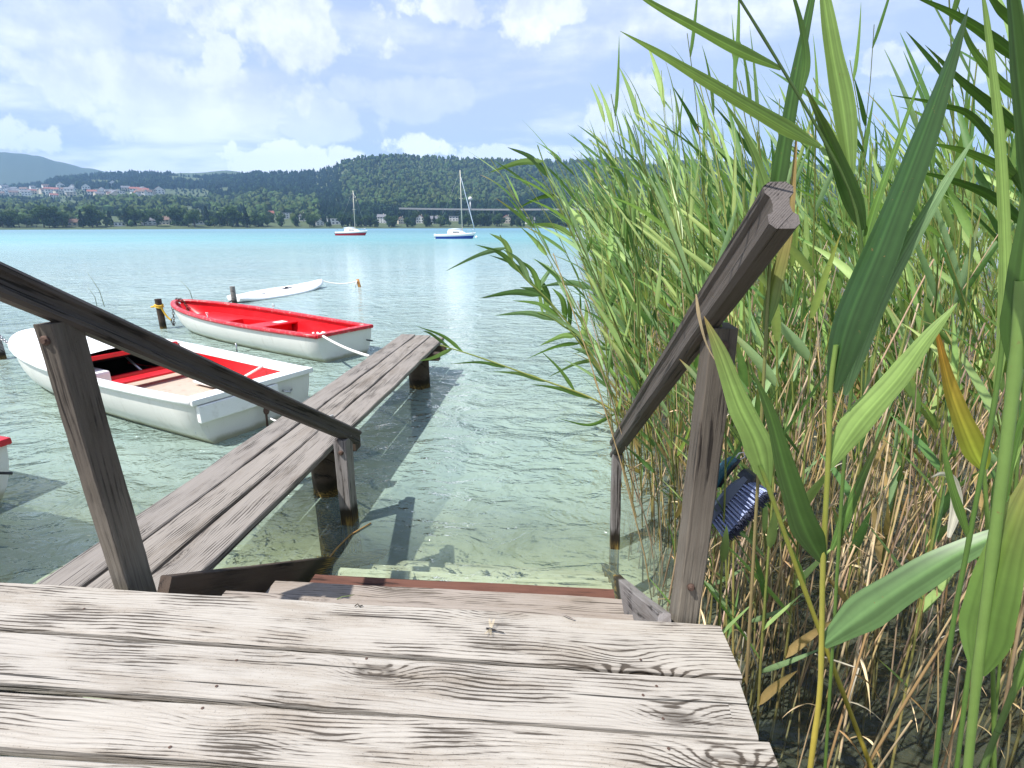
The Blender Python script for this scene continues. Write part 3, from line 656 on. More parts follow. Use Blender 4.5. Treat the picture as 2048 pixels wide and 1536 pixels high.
# ------------------------------------------------------------------ posts, ropes and the board in the near water
def water_post(name, label, px, ytop, ybase, r_, mat, top_off=0):
    b = at_z(px, ybase, WATER_Z); topz = at_y(px, ytop, b.y).z
    mb = MB(); n = 12; rows = []; rr = random.Random(int(px)); rad = [r_*(1+rr.uniform(-.08, .08)) for _ in range(n)]
    for k in range(9):
        z = -2.0+(topz+2.0)*k/8; rows.append([(top_off*(z-WATER_Z)+rad[j]*cos(2*pi*j/n)*(1+.02*sin(z*9+j)), rad[j]*sin(2*pi*j/n), z) for j in range(n)])
    mb.sheet(rows, close=True); mb.add(rows[-1], [tuple(range(n))])
    o = mb.build(name, mat); o.location = (b.x, b.y, 0); tag(o, label, 'post'); return Vector((b.x, b.y, topz))
dark_post = water_post('mooring_post', 'dark thin mooring post with a yellow cord tied round its top', 327, 598, 657, 0.058, 'pile_wood')
grey_post = water_post('mooring_post', 'pale grey mooring post standing at the tail of the white board', 470, 573, 609, 0.062, 'old_wood')
edge_post = water_post('mooring_post', 'grey mooring post beside the bow of the covered white boat', 4, 640, 718, 0.06, 'old_wood', 0.0)

def sag(a, b, drop, n=14):
    a, b = Vector(a), Vector(b); return [a.lerp(b, i/n)+Vector((0, 0, -drop*4*(i/n)*(1-i/n))) for i in range(n+1)]
def rope(name, label, pts, r_, mat, cat='rope', loops=None):
    base = Vector(pts[0]); mb = MB(); mb.tube([Vector(p)-base for p in pts], r_, 6)
    for lp in (loops or []): mb.tube([Vector(p)-base for p in lp], r_, 6)
    o = mb.build(name, mat, loc=base); return tag(o, label, cat)
def chain(name, label, pts, r_=0.018, mat='rust_iron'):
    base = Vector(pts[0]); mb = MB(); total = sum((Vector(pts[i+1])-Vector(pts[i])).length for i in range(len(pts)-1)); step = r_*2.6; acc = 0; k = 0
    for i in range(len(pts)-1):
        a, b = Vector(pts[i]), Vector(pts[i+1]); L = (b-a).length; d = (b-a).normalized(); u = (step-acc % step) % step
        s1 = d.cross(Vector((0, 0, 1))); s1 = s1.normalized() if s1.length > 1e-3 else Vector((1, 0, 0)); s2 = d.cross(s1)
        while u < L:
            side = s1 if k % 2 else s2; c = a+d*u-base
            mb.tube([c+d*r_*1.7*cos(q*pi/4)+side*r_*sin(q*pi/4) for q in range(9)], r_*0.33, 5); k += 1; u += step
        acc = (acc+L) % step
    o = mb.build(name, mat, loc=base); return tag(o, label, 'chain')
Mr = wmat(red_boat); Lr = 5.34
def RB(x, y, z): return Mr @ Vector((x, y, z))
bow_r = RB(Lr+.02, 0.10, .50)
pc = dark_post-Vector((0, 0, .16))
ring = [pc+Vector((.068*cos(a), .068*sin(a), .012*sin(2*a))) for a in [2*pi*i/12 for i in range(13)]]
mid = at_y(343, 640, dark_post.y)
rope('yellow_cord', 'yellow cord knotted round the dark post and leading to the rusty chain', sag(pc+Vector((.06, -.03, 0)), mid, .05), .017, 'yellow_cord', 'cord', loops=[ring, [p+Vector((0, 0, .035)) for p in ring], [pc+Vector((-.06, -.02, .02)), pc+Vector((-.15, -.03, .0))]])
chain('mooring_chain', 'rusty chain hanging outside the bow of the red rowing boat', sag(mid, RB(Lr-.20, .20, .40), .22), .020)
chain('mooring_chain', 'rusty chain over the red bow hanging down inside the boat', [RB(Lr+.04, .04, .46), RB(Lr+.0, .02, .525), RB(Lr-.12, -.02, .52), RB(Lr-.20, -.04, .46), RB(Lr-.28, -.05, .28), RB(Lr-.42, -.05, .12)], .020)
k0 = RB(0.0, 0.40, .42); k1 = at_y(726, 723, 5.95)
knot = [k0+Vector((.05*cos(a*2.2), .05*sin(a*2.2), .035*sin(a*3.1))) for a in [i*.35 for i in range(19)]]
rope('mooring_rope', 'white rope from the red boat stern corner down to the walkway planks', sag(k0, Vector((-2.31, 5.75, -.20)), .03), .019, 'white_rope', loops=[knot, [k0, k0+Vector((-.12, .02, -.06)), k0+Vector((-.10, -.04, .04))]])
Mw = wmat(white_boat)
def WB(x, y, z): return Mw @ Vector((x, y, z))
rope('mooring_rope', 'thin frayed rope from the white boat rudder fitting to the walkway', sag(WB(-.10, -.05, .10), Vector((-2.205, 3.75, -.19)), .05), .010, 'white_rope', loops=[[Vector((-2.2+.05*k, 3.7+.06*sin(k*2.), -.195)) for k in range(8)]])
chain('mooring_chain', 'grey chain from the boat bow to the post at the photo edge', sag(edge_post-Vector((0, 0, .12)), WB(4.95, .2, .40), .12), .022, 'steel')

# windsurf board afloat
pa, pb = at_z(467, 606, WATER_Z), at_z(644, 574, WATER_Z); dirb = (pb-pa); Lb = dirb.length
board = thing('surfboard', 'long white board afloat behind the red rowing boat', 'surfboard', pa, rotz=atan2(dirb.y, dirb.x)); board.rotation_euler.x = R(7)
mb = MB(); rows = []
for i in range(25):
    u = i/24; w = 0.50*(sin(pi*min(1, u*0.93+0.07))**0.55); rk = 0.02+0.28*max(0, u-.6)**2/.16*0.45+0.06*max(0, .15-u)/.15
    rows.append([Vector((Lb*u, w*c, rk+0.085*sn+0.05)) for c, sn in ((-1, 0), (-.92, .45), (-.5, .9), (0, 1), (.5, .9), (.92, .45), (1, 0), (.8, -.8), (0, -1), (-.8, -.8))])
mb.sheet(rows, close=True); mb.add(rows[0], [tuple(range(10))]); mb.add(rows[-1], [tuple(range(10))]); recalc(mb.build('hull', 'board_white', board))
mb = MB(); mb.box((Lb*.50, -.05, .145), (Lb*.60, .05, .165), bev=.008); mb.box((Lb*.53, -.025, .16), (Lb*.555, .025, .20), bev=.008); mb.build('mast_track', 'brush_dark', board)
mb = MB(); mb.box((Lb*.22, -.16, .14), (Lb*.27, -.10, .155), bev=.005); mb.build('foot_strap', 'brush_dark', board)
mb = MB(); mb.add([(-.03, -.015, .10), (.22, -.015, .10), (-.25, -.012, .02), (-.03, .015, .10), (.22, .015, .10), (-.25, .012, .02)], [(0, 1, 2), (3, 5, 4), (0, 2, 5, 3), (1, 4, 5, 2), (0, 3, 4, 1)]); mb.build('tail_fin', 'black_rubber', board)
sb = at_z(722, 574, WATER_Z); ux = 0.0
mb = MB(); mb.tube([(0, 0, -.5), (-.05, .0, .0), (-.10, 0, .26)], .055, 8); stake = mb.build('stake', 'orange_stake', loc=sb); tag(stake, 'short leaning orange brown stake in the open water holding the board line', 'stake')
rope('board_line', 'white line from the tip of the floating board to the orange stake', sag(pb+Vector((0, 0, .22)), sb+Vector((-.09, 0, .20)), .10), .018, 'white_rope', loops=[[sb+Vector((-.09, -.06, .22)), sb+Vector((-.14, -.08, .1)), sb+Vector((-.18, -.06, -.02))]])
for px, py0, py1, lean, lb in ((205, 545, 613, -30, 'taller of two thin bent reeds poking from the water behind the handrail'), (188, 575, 612, -12, 'shorter thin reed poking from the water beside a taller bent one'), (382, 560, 600, -22, 'lone thin reed poking from the water behind the red boat bow')):
    b = at_z(px+6, py1, WATER_Z); tp_ = at_y(px+lean, py0, b.y); mb = MB(); mb.tube([Vector((0, 0, -.3)), (tp_-b)*.45+Vector((.06, 0, .02)), (tp_-b)], [.012, .009, .004], 4, col=(.12, .15, .08)); tag(mb.build('water_reed', 'reed_stem', loc=b), lb, 'reed')

# ------------------------------------------------------------------ moored sailing boats
def sailing_boat(label, px0, px1, pybase, pymast, pxmast_base, pxmast_top, hullmat, with_furl):
    a = at_z(px0, pybase, WATER_Z); b = at_z(px1, pybase, WATER_Z); L = (b-a).length; B = L*.30
    root = thing('sailing_boat', label, 'sailing boat', a, rotz=atan2((b-a).y, (b-a).x))
    fb = L*.105
    def bw(t_): return B/2*(0.72+.28*sin(min(t_/.45, 1)*pi/2) if t_ < .45 else max(0.0, 1-((t_-.45)/.55)**2.1))
    def sheer(t_): return fb*(1.0+.45*t_**2)
    TT = [0, .1, .25, .4, .55, .7, .82, .91, .97, 1.0]
    def station(t_, q):          # q 0..1 waterline to sheer
        rake = .10*L*max(0, t_-.7)/.3*(q-1)
        return L*t_+rake, bw(t_)*(0.80+.20*q), -.15+(sheer(t_)+.15)*q
    mb = MB(); mw = MB(); mn = MB(); mk = MB()
    for sgn in (-1, 1):
        mb.sheet([[Vector((x, sgn*y, z)) for x, y, z in (station(t_, q) for q in (0, .15, .3, .45, .62))] for t_ in TT])
        mn.sheet([[Vector((x, sgn*y*1.004, z)) for x, y, z in (station(t_, q) for q in (.60, .66))] for t_ in TT])
        mw.sheet([[Vector((x, sgn*y, z)) for x, y, z in (station(t_, q) for q in (.66, .8, 1.0))] for t_ in TT])
    mb.add([(station(0, q)[0], s_*station(0, q)[1], station(0, q)[2]) for s_, q in ((-1, 0), (-1, .62), (1, .62), (1, 0))], [(0, 1, 2, 3)])
    mw.add([(station(0, q)[0], s_*station(0, q)[1], station(0, q)[2]) for s_, q in ((-1, .62), (-1, 1), (1, 1), (1, .62))], [(0, 1, 2, 3)])
    recalc(mb.build('hull', hullmat, root)); recalc(mn.build('stripe', 'navy_stripe' if hullmat == 'red_hull' else 'white_gel', root))
    mw.sheet([[Vector((L*t_, bw(t_)*k, sheer(t_)+.02*(1-k*k))) for k in (-1, -.5, 0, .5, 1)] for t_ in TT]); recalc(mw.build('deck', 'white_gel', root))
    ca, cb = .30, .74; z0 = fb; hC = L*.085
    mb = MB(); rows = []
    for t_, hh_, wk in ((ca, hC*1.0, .62), (ca+.12, hC*1.08, .64), (.55, hC*.95, .62), (.66, hC*.7, .55), (cb, hC*.12, .40)):
        w = bw(t_)*wk; zz = sheer(t_); rows.append([Vector((L*t_, -w, zz-.05)), Vector((L*t_, -w*.9, zz+hh_*.85)), Vector((L*t_, -w*.5, zz+hh_)), Vector((L*t_, w*.5, zz+hh_)), Vector((L*t_, w*.9, zz+hh_*.85)), Vector((L*t_, w, zz-.05))])
    mb.sheet(rows, smooth=False); mb.add(rows[0], [tuple(range(6))]); mb.add(rows[-1], [tuple(range(6))]); cabin = recalc(mb.build('cabin', 'white_gel', root))
    for sgn in (-1, 1):
        mb = MB(); w0, w1 = bw(.45)*.635, bw(.60)*.60
        for (ta, tb) in ((.44, .60),):
            za = sheer(.5)
            mb.add([(L*ta, sgn*(bw(ta)*.62+.02), za+hC*.38), (L*tb, sgn*(bw(tb)*.60+.02), za+hC*.40), (L*tb, sgn*(bw(tb)*.58+.015), za+hC*.62), (L*ta, sgn*(bw(ta)*.60+.015), za+hC*.66)], [(0, 1, 2, 3)])
        mb.build('window', 'tinted_glass', cabin)
    mb = MB(); mb.box((L*ca-.03, -B*.10, fb+.05), (L*ca+.01, B*.10, fb+hC*.8)); mb.build('companionway', 'red_gel' if hullmat == 'blue_hull' else 'tinted_glass', cabin)
    mbs = at_y(pxmast_base, pybase-30, (a.y+b.y)/2); loc = wmat(root).inverted() @ at_y(pxmast_base, pybase, (a.y+b.y)/2); mx_ = loc.x
    top = wmat(root).inverted() @ at_y(pxmast_top, pymast, (a.y+b.y)/2); top.y = 0
    base = Vector((mx_, 0, fb+hC*.8))
    mb = MB(); mb.tube([base-Vector((0, 0, hC)), base.lerp(top, .5), top], [L*.0105, L*.010, L*.008], 8); mb.build('mast', 'mast_alloy', root)
    mb = MB(); sp = base.lerp(top, .55 if with_furl else .52); mb.tube([sp+Vector((0, -B*.30, -.02)), sp+Vector((0, B*.30, -.02))], L*.005, 5); mb.tube([sp+Vector((-B*.15, 0, -.02)), sp+Vector((B*.15, 0, -.02))], L*.006, 5); mb.build('spreader', 'mast_alloy', root)
    mb = MB(); bm_ = base+Vector((0, 0, hC*.55)); mb.tube([bm_, bm_+Vector((-L*.36, 0, -.05))], L*.008, 6); mb.tube([bm_+Vector((-.1, 0, .07)), bm_+Vector((-L*.18, 0, .10)), bm_+Vector((-L*.34, 0, .03))], [L*.012, L*.018, L*.010], 7); mb.build('boom', 'sail_cloth', root)
    mb = MB(); bow = Vector((L*.985, 0, sheer(1)+.05)); ft = base.lerp(top, .93 if with_furl else .97)
    mb.tube([bow, ft], .014, 4); mb.tube([Vector((.05, 0, fb)), top], .010, 4)
    for sgn in (-1, 1): mb.tube([Vector((mx_-.1, sgn*bw(.5)*.95, sheer(.5))), sp+Vector((0, sgn*B*.30, 0)), top.lerp(base, .05)], .009, 4)
    mb.build('rigging', 'steel', root)
    if with_furl:
        mb = MB(); mb.tube([bow.lerp(ft, k) for k in (.04, .2, .5, .8, .96)], [L*.008, L*.011, L*.010, L*.008, L*.004], 6); mb.build('furled_sail', 'sail_cloth', root)
    mb = MB(); zb = sheer(.95)
    for sgn in (-1, 1):
        mb.tube([(L*.80, sgn*bw(.80)*.9, sheer(.8)), (L*.82, sgn*bw(.82)*.9, sheer(.8)+.50), (L*.93, sgn*bw(.93), zb+.55), (L*.99, 0, zb+.55)], .016, 5); mb.tube([(L*.92, sgn*bw(.92), zb), (L*.93, sgn*bw(.93), zb+.55)], .016, 5)
    mb.build('bow_rail', 'steel', root)
    mb = MB(); mb.box((-.42, -.16, .35), (-.10, .16, .80), bev=.06); mb.box((-.34, -.06, -.2), (-.18, .06, .4), bev=.02); recalc(mb.build('outboard_motor', 'white_gel' if hullmat == 'blue_hull' else 'roof_grey', root))
    mb = MB(); mb.box((-.10, -.22, .20), (.02, .22, .42), bev=.02); mb.build('motor_bracket', 'black_rubber', root)
    if not with_furl:
        mb = MB(); mb.tube([(.1, -B*.3, fb), (.1, -B*.3, fb+.62), (.1, B*.3, fb+.62), (.1, B*.3, fb)], .016, 5); mb.tube([(.1, -B*.3, fb+.6), (L*.30, -bw(.3)*.95, fb+.55), (L*.30, -bw(.3)*.95, fb)], .012, 4); mb.build('stern_rail', 'steel', root)
    return root, Vector((b.x, b.y, WATER_Z))
sailing_boat('small sailing boat with a red hull and bare mast moored far out on the lake', 673, 736, 471, 381, 711, 706, 'red_hull', False)
blue_boat, bb = sailing_boat('small sailing boat with a blue hull and rolled headsail moored far out on the lake', 873, 952, 477.5, 340, 925, 920, 'blue_hull', True)
mb = MB(); mb.ball((0, 0, .12), .24); mb.tube([(0, 0, .3), (0, 0, .5)], .03, 5); bu = at_z(953, 476, WATER_Z); tag(mb.build('mooring_buoy', 'white_gel', loc=bu), 'small white mooring buoy floating at the blue boat bow', 'buoy')

# ------------------------------------------------------------------ hand brush hung on the railing post
fwv, rtv, upv = Vector(fw), Vector(rt), Vector(up)
yb = 1.66
A, Bp = at_y(1432, 1040, yb), at_y(1497, 962, yb)
brush = thing('hand_brush', 'dark blue scrubbing brush hanging behind the right handrail post', 'brush', (A+Bp)/2)
U = (Bp-A).normalized(); Vv = (rtv*0.62-upv*0.30-fwv*0.60); Vv = (Vv-U*Vv.dot(U)).normalized(); Wd = U.cross(Vv).normalized()
def BR(u, v, w): return U*u+Vv*v+Wd*w
Lh = (Bp-A).length*1.12; Wh = 0.042
mb = MB(); rows = []
for i in range(11):
    u = -Lh/2+Lh*i/10; e = (abs(i-5)/5)**3; arch = 0.012*(1-(2*u/Lh)**2)
    rows.append([BR(u, -.024-arch+.01*e, -Wh*.6), BR(u, -.024-arch+.01*e, Wh*.6), BR(u, -.012-arch, Wh), BR(u, 0.004, Wh), BR(u, 0.004, -Wh), BR(u, -.012-arch, -Wh)])
mb.sheet(rows, close=True, smooth=False); mb.add(rows[0], [tuple(range(6))]); mb.add(rows[-1], [tuple(range(6))]); recalc(mb.build('brush_head', 'brush_grey', brush))
mb = MB(); rows = []
for i in range(4):
    u = Lh/2-.012+.03*i/3; k = 1-(i/3)**2*.4; rows.append([BR(u, -.030, -Wh*k), BR(u, -.030, Wh*k), BR(u, .012, Wh*k), BR(u, .012, -Wh*k)])
mb.sheet(rows, close=True); mb.add(rows[-1], [tuple(range(4))]); recalc(mb.build('bumper', 'brush_dark', brush))
mb = MB(); mt_ = MB(); rb = random.Random(3)
for i in range(15):
    for j in range(6):
        u = -Lh/2+.010+(Lh-.02)*i/14; w = -Wh*.88+Wh*1.76*j/5; fl = 1.0+.16*(u/Lh*2); 
        for q in range(4):
            du, dw = rb.uniform(-.003, .003), rb.uniform(-.003, .003); b0 = BR(u+du*.4, .002, w+dw*.4); b1 = BR(u*1.10+du*1.5, .066, w*1.22+dw*1.5); b2 = BR(u*1.12+du*2+rb.uniform(-.003, .003), .080+rb.uniform(-.006, .004), w*1.28+dw*2+rb.uniform(-.003, .003))
            mb.tube([b0, b1], .0019, 4, cap=False); mt_.tube([b1, b2], [.0020, .0011], 4)
bo = mb.build('bristles', 'bristle', brush); mt_.build('bristle_tips', 'bristle_dark', bo)
pts = [Vector(at_y(x, y, yb+.02+dyy)) - brush.location for x, y, dyy in ((1437, 1012, .0), (1428, 1006, .02), (1424, 985, .03), (1429, 968, .03), (1443, 942, .03), (1458, 925, .02), (1471, 916, .01))]
mb = MB(); mb.tube(pts[:4], [.013, .012, .011, .012], 10); mb.build('neck', 'brush_grey', brush)
mb = MB(); mb.tube([pts[2].lerp(pts[3], .6)]+pts[3:], [.013, .018, .021, .018, .011], 10); hd = mb.build('handle', 'brush_teal', brush)
mb = MB(); mb.tube([p+rtv*.011-upv*.006-fwv*.006 for p in pts[3:]], [.010, .014, .013, .006], 8); mb.build('grip_pad', 'brush_dark', hd)
mb = MB(); c = pts[-1]; mb.tube([c, c+rtv*.012+upv*.016, c+rtv*.028+upv*.020, c+rtv*.032+upv*.004, c+rtv*.014-upv*.006], .0022, 5); mb.build('hanging_loop', 'white_rope', brush)

# ------------------------------------------------------------------ dragonfly and litter on the deck
dp = at_z(984, 1262, 0.006)
df_ = thing('dragonfly', 'dark dragonfly resting on the front deck plank above a knot', 'insect', dp, rotz=R(-8))
mb = MB(); mb.tube([(-.014, 0, .005), (-.006, 0, .007), (.004, 0, .006), (.016, 0, .004), (.034, 0, .003), (.040, 0, .003)], [.0035, .0042, .0030, .0017, .0019, .0012], 8); mb.ball((-.017, 0, .006), .0036)
for k in (-1, 1):
    for x in (-.010, -.006, -.002): mb.tube([(x, 0, .005), (x-.002, k*.006, .006), (x-.003, k*.010, .0)], .0005, 4)
body_o = mb.build('body', 'insect_body', df_)
for k, sw, zt in ((-1, -.012, .010), (1, -.014, .022), (-1, .008, .012), (1, .004, .024)):
    mb = MB(); b0 = Vector((-.004, 0, .008)); e = Vector((sw-.004, k*.030, zt)); n_ = 7; r1, r2 = [], []
    for i in range(n_+1):
        u = i/n_; p = b0.lerp(e, u); w = .0045*sin(pi*min(1, u*.9+.1))**.6; r1.append(p+Vector((w, 0, 0))); r2.append(p-Vector((w, 0, 0)))
    mb.sheet([r1, r2]); mb.build('wing', 'insect_wing', df_)
def litter(label, px, py, pts, r_, col, z=0.004):
    b = at_z(px, py, z); mb = MB(); mb.tube([Vector(p) for p in pts], r_, 4, col=col); tag(mb.build('twig', 'reed_stem', loc=b), label, 'twig')
b_ = at_z(1145, 1236, 0.006); mb = MB(); mb.add([(-.026, -.003, 0), (-.004, -.005, .002), (.024, -.002, .0), (.026, .003, .001), (.002, .003, .003), (-.022, .004, .001)], [(0, 1, 4, 5), (1, 2, 3, 4)]); o = mb.build('paint_flake', 'tread_wood', loc=at_z(1136, 1234, .004)); o.rotation_euler = (0, 0, R(-28)); tag(o, 'thin white chip of wood lying at the front edge of the deck', 'chip')
litter('curled bit of green grass on the stair tread near the deck edge', 690, 1196, [(-.03, -.01, 0), (-.01, 0, .006), (.012, .01, .003), (.03, .022, .001)], .0016, (.20, .26, .08), z=-0.175)
litter('small dark root fragment lying by the front deck edge', 716, 1214, [(-.012, 0, .002), (-.004, .008, .006), (.004, 0, .004), (.014, .006, .002)], .0022, (.05, .04, .03))
litter('thin tan stem floating between the walkway post and the stairs', 690, 1085, [tuple(at_z(x, y, WATER_Z+.01)-at_z(690, 1085, 0.0)) for x, y in ((655, 1120), (672, 1098), (700, 1070), (742, 1046))], .006, (.42, .24, .08), z=0.0)

# ------------------------------------------------------------------ far shore: hills, forest, houses, road, mountain
D_SHORE = 700.0
def interp(tab, x):
    if x <= tab[0][0]: return tab[0][1]
    for (a, b), (c, d) in zip(tab, tab[1:]):
        if x <= c: u = (x-a)/(c-a); u = u*u*(3-2*u); return b+(d-b)*u
    return tab[-1][1]
def az_dir(px):
    d = ray(px, 455.0); L = math.hypot(d[0], d[1]); return d[0]/L, d[1]/L
def tan_el(px, py):
    d = ray(px, py); return d[2]/math.hypot(d[0], d[1])
RIDGE = [(-700, 380), (-350, 372), (0, 374), (90, 368), (150, 354), (240, 346), (300, 344), (360, 347), (420, 352), (480, 349), (530, 344), (580, 345), (640, 342), (670, 333), (705, 318), (740, 311), (800, 308), (880, 311), (960, 316), (1060, 320), (1150, 319), (1230, 314), (1268, 320), (1300, 330), (1335, 322), (1500, 322), (1700, 334), (2100, 338), (2700, 350)]
RDIST = [(-700, 2600), (200, 2500), (450, 2200), (640, 1900), (740, 1650), (1200, 1600), (2700, 1700)]
SHAPE = [(-700, 1.9), (430, 1.9), (640, 1.35), (740, 1.05), (1200, 1.05), (2700, 1.1)]
def hill_pt(px, v):
    Dr = interp(RDIST, px); D = D_SHORE+(Dr-D_SHORE)*v; Hr = CAM_H+tan_el(px, interp(RIDGE, px))*Dr-8.0
    k = interp(SHAPE, px)
    if v <= 1:
        e0 = (WATER_Z+1.2-CAM_H)/D_SHORE; e1 = (Hr-CAM_H)/Dr; z = CAM_H+(e0+(e1-e0)*(v**(1/1.0) if k < 1.2 else v**0.75 if k > 1.6 else v**0.9))*D
    else: z = Hr-(v-1)*Hr*1.2
    z += (9.0*sin(px*0.021+v*5)+6*sin(px*.047-v*11))*min(1, v*1.5)*(1-v if v < 1 else 0)
    x, y = az_dir(px); return Vector((x*D, y*D, z))
mb = MB(); pxs = list(range(-700, 2701, 20)); vs = [-.03, 0, .02]+[.06*i for i in range(1, 17)]+[1.0, 1.08, 1.3]
mb.sheet([[hill_pt(p, v) if v >= 0 else hill_pt(p, 0)+Vector((-az_dir(p)[0]*25, -az_dir(p)[1]*25, -3.5)) for p in pxs] for v in vs]); tag(mb.build('hills', 'hill_ground'), kind='structure')
def ridge_sheet(name, tab, D, mat, base_py=452, back=1.25, seed=1):
    mb = MB(); rr = random.Random(seed); rows = []
    ps = list(range(tab[0][0], tab[-1][0]+1, 10)); jit = [rr.uniform(-1, 1) for _ in ps]
    for v in (0, .25, .5, .7, .85, .95, 1.0, back):
        row = []
        for p, j in zip(ps, jit):
            Dr = D*(0.72+.28*min(v, 1)) if v <= 1 else D*back; zt = CAM_H+tan_el(p, interp(tab, p)+0.5*j)*D
            z = zt*(min(1, v)**1.1) if v <= 1 else zt*.2; x, y = az_dir(p); row.append((x*Dr, y*Dr, z-2))
        rows.append(row)
    mb.sheet(rows); return tag(mb.build(name, mat), kind='structure')
ridge_sheet('distant_hill', [(180, 392), (300, 362), (345, 347), (400, 346), (470, 341), (520, 347), (600, 372), (700, 392)], 3000, 'hill_ground', seed=2)
ridge_sheet('mountain', [(-500, 372), (-300, 344), (-120, 318), (0, 310), (40, 306), (75, 308), (110, 313), (150, 325), (200, 337), (250, 346), (330, 362), (420, 390)], 3900, 'mountain_ground', seed=3)

CON = np.array([(0, 0, 1.0)]+[(0.20*cos(a), 0.20*sin(a), .50) for a in np.arange(6)*pi/3]+[(0.11*cos(a+.5), 0.11*sin(a+.5), .56) for a in np.arange(6)*pi/3]+[(0.30*cos(a+.5), .30*sin(a+.5), .05) for a in np.arange(6)*pi/3])
CON_F = [(0, 1+i, 1+(i+1) % 6) for i in range(6)]+[(7+i, 13+i, 13+(i+1) % 6) for i in range(6)]+[(7+i, 13+(i+1) % 6, 7+(i+1) % 6) for i in range(6)]
_bm = bmesh.new(); bmesh.ops.create_icosphere(_bm, subdivisions=1, radius=1.0); _bm.verts.index_update()
ICO = np.array([v.co[:] for v in _bm.verts]); ICO_F = np.array([[v.index for v in f.verts] for f in _bm.faces]); _bm.free()
ng = np.random.default_rng(4)
VV, FF, CC = [], [], []; off = 0
def prj_py(p):
    d = np.array(p)-np.array((0, 0, CAM_H)); return 768-F_PX*(d@up)/(d@fw)
def hill_v(px, py):
    for i in range(401):
        p = hill_pt(px, i/400); e = (p.z-CAM_H)/math.hypot(p.x, p.y)
        if e >= tan_el(px, py): return i/400
    return 1.0
HOUSES = [(300, 450), (332, 449), (404, 449), (547, 434), (577, 437), (607, 442), (671, 449), (640, 451), (765, 446), (803, 448), (841, 446), (871, 447), (908, 442), (1013, 446), (1060, 448), (150, 452), (240, 452)]
HV = [(hx, hill_v(hx, hy)) for hx, hy in HOUSES]
N_TREE = 32000
for i in range(N_TREE):
    px = ng.uniform(-260, 1760) if i % 8 else ng.uniform(-650, 2600)
    v = ng.uniform(0, 1.03)**0.9; 
    p = hill_pt(px, v)
    light = (px > 690 and v > .35+.12*sin(px*.013)) or (px < 640 and v < .5)
    field = sin(px*.031+v*9)+sin(px*.013-v*17)
    if px < 470 and field > 1.25: continue
    h = ng.uniform(9, 19)*(0.8 if px > 640 else 1.0)*(.75 if v < .15 else 1)
    if v < .010: continue
    h *= min(1, .5+v*8)
    pyt = prj_py(p)
    if px < 430 and 379 < pyt < 404:
        if ng.random() < .62: continue
        h *= .45
    if any(abs(px-hx) < 11 and v < hv+.006 for hx, hv in HV): continue
    if ng.random() < (.35 if light else .72):
        A = CON*np.array([h*ng.uniform(.75, 1.2), h*ng.uniform(.75, 1.2), h]); F_ = CON_F; c = np.array((.009, .023, .014))*ng.uniform(.7, 1.5)
    else:
        w = h*ng.uniform(.28, .42); A = ICO*(1+ng.uniform(-.28, .28, (len(ICO), 1)))*np.array([w, w, h*.42])+np.array([0, 0, h*.5]); F_ = ICO_F
        c = (np.array((.056, .088, .030)) if light else np.array((.017, .036, .016)))*ng.uniform(.65, 1.5)
    an = ng.uniform(0, 6.28); ca, sa = cos(an), sin(an); A = A@np.array([[ca, sa, 0], [-sa, ca, 0], [0, 0, 1]])
    VV.append(A+np.array(p)-[0, 0, .5]); FF.append(np.asarray(F_)+off); CC.append(np.tile(c*np.array([ng.uniform(.85, 1.2), 1, 1]), (len(A), 1))); off += len(A)
tag(np_mesh('forest', np.concatenate(VV), np.concatenate(FF), 'forest_leaf', np.concatenate(CC), nper=3), 'mixed dark conifer and leafy forest covering the hills across the lake', 'forest', kind='stuff')

# trees along the far shore: one trunk-and-crown tree of four kinds, copied
def shore_tree(kind, seed):
    rr = np.random.default_rng(seed); h = 10.0
    root = thing('tree', 'leafy tree', 'tree', (0, 0, -2000)); root.hide_render = False
    mb = MB(); mb.tube([(0, 0, 0), (.1, 0, h*.3), (0, .1, h*.6)], [.28, .22, .10], 6)
    for k in range(4): a = k*1.6; mb.tube([(0, 0, h*(.28+.06*k)), (cos(a)*h*.16, sin(a)*h*.16, h*(.5+.05*k))], [.12, .05], 4)
    mb.build('trunk', 'bark', root)
    n = 620; V = []; C = []
    for i in range(n):
        if kind == 'conifer':
            u = rr.random()**.75; rad = h*.17*(1-u)+.15; a = rr.uniform(0, 6.28); r_ = rad*sqrt(rr.uniform(.3, 1)); c = np.array((r_*cos(a), r_*sin(a), h*(.10+.9*u))); s_ = .32+.35*(1-u)
        else:
            lob = (i % 7); lc = np.array((cos(lob*.9)*h*.17, sin(lob*.9)*h*.17, h*(.42+.075*lob))) if kind == 'round' else np.array((cos(lob*2.4)*h*.09, sin(lob*2.4)*h*.09, h*(.22+.105*lob)))
            d = rr.normal(size=3); d /= np.linalg.norm(d); c = lc+d*h*(.19 if kind == 'round' else .14)*rr.uniform(.6, 1.1); s_ = .55
        q = rr.normal(size=(2, 3)); q /= np.linalg.norm(q, axis=1)[:, None]; V += [c-q[0]*s_, c+q[1]*s_*.7, c+q[0]*s_, c-q[1]*s_*.7]
        b = rr.uniform(.7, 1.35); base = {'conifer': (.022, .045, .023), 'round': (.055, .098, .032), 'tall': (.045, .078, .026)}[kind]; C += [np.array(base)*b]*4
    o = np_mesh('crown', np.array(V), np.arange(4*n).reshape(-1, 4), 'tree_leaf', np.array(C)); o.parent = root
    return root
protos = [shore_tree('round', 1), shore_tree('round', 2), shore_tree('tall', 3), shore_tree('conifer', 4)]
def copy_tree(o, parent=None):
    c = o.copy(); COL.objects.link(c)
    if parent: c.parent = parent
    for ch in list(o.children): copy_tree(ch, c)
    return c
used = [False]*4; rt_ = random.Random(8)
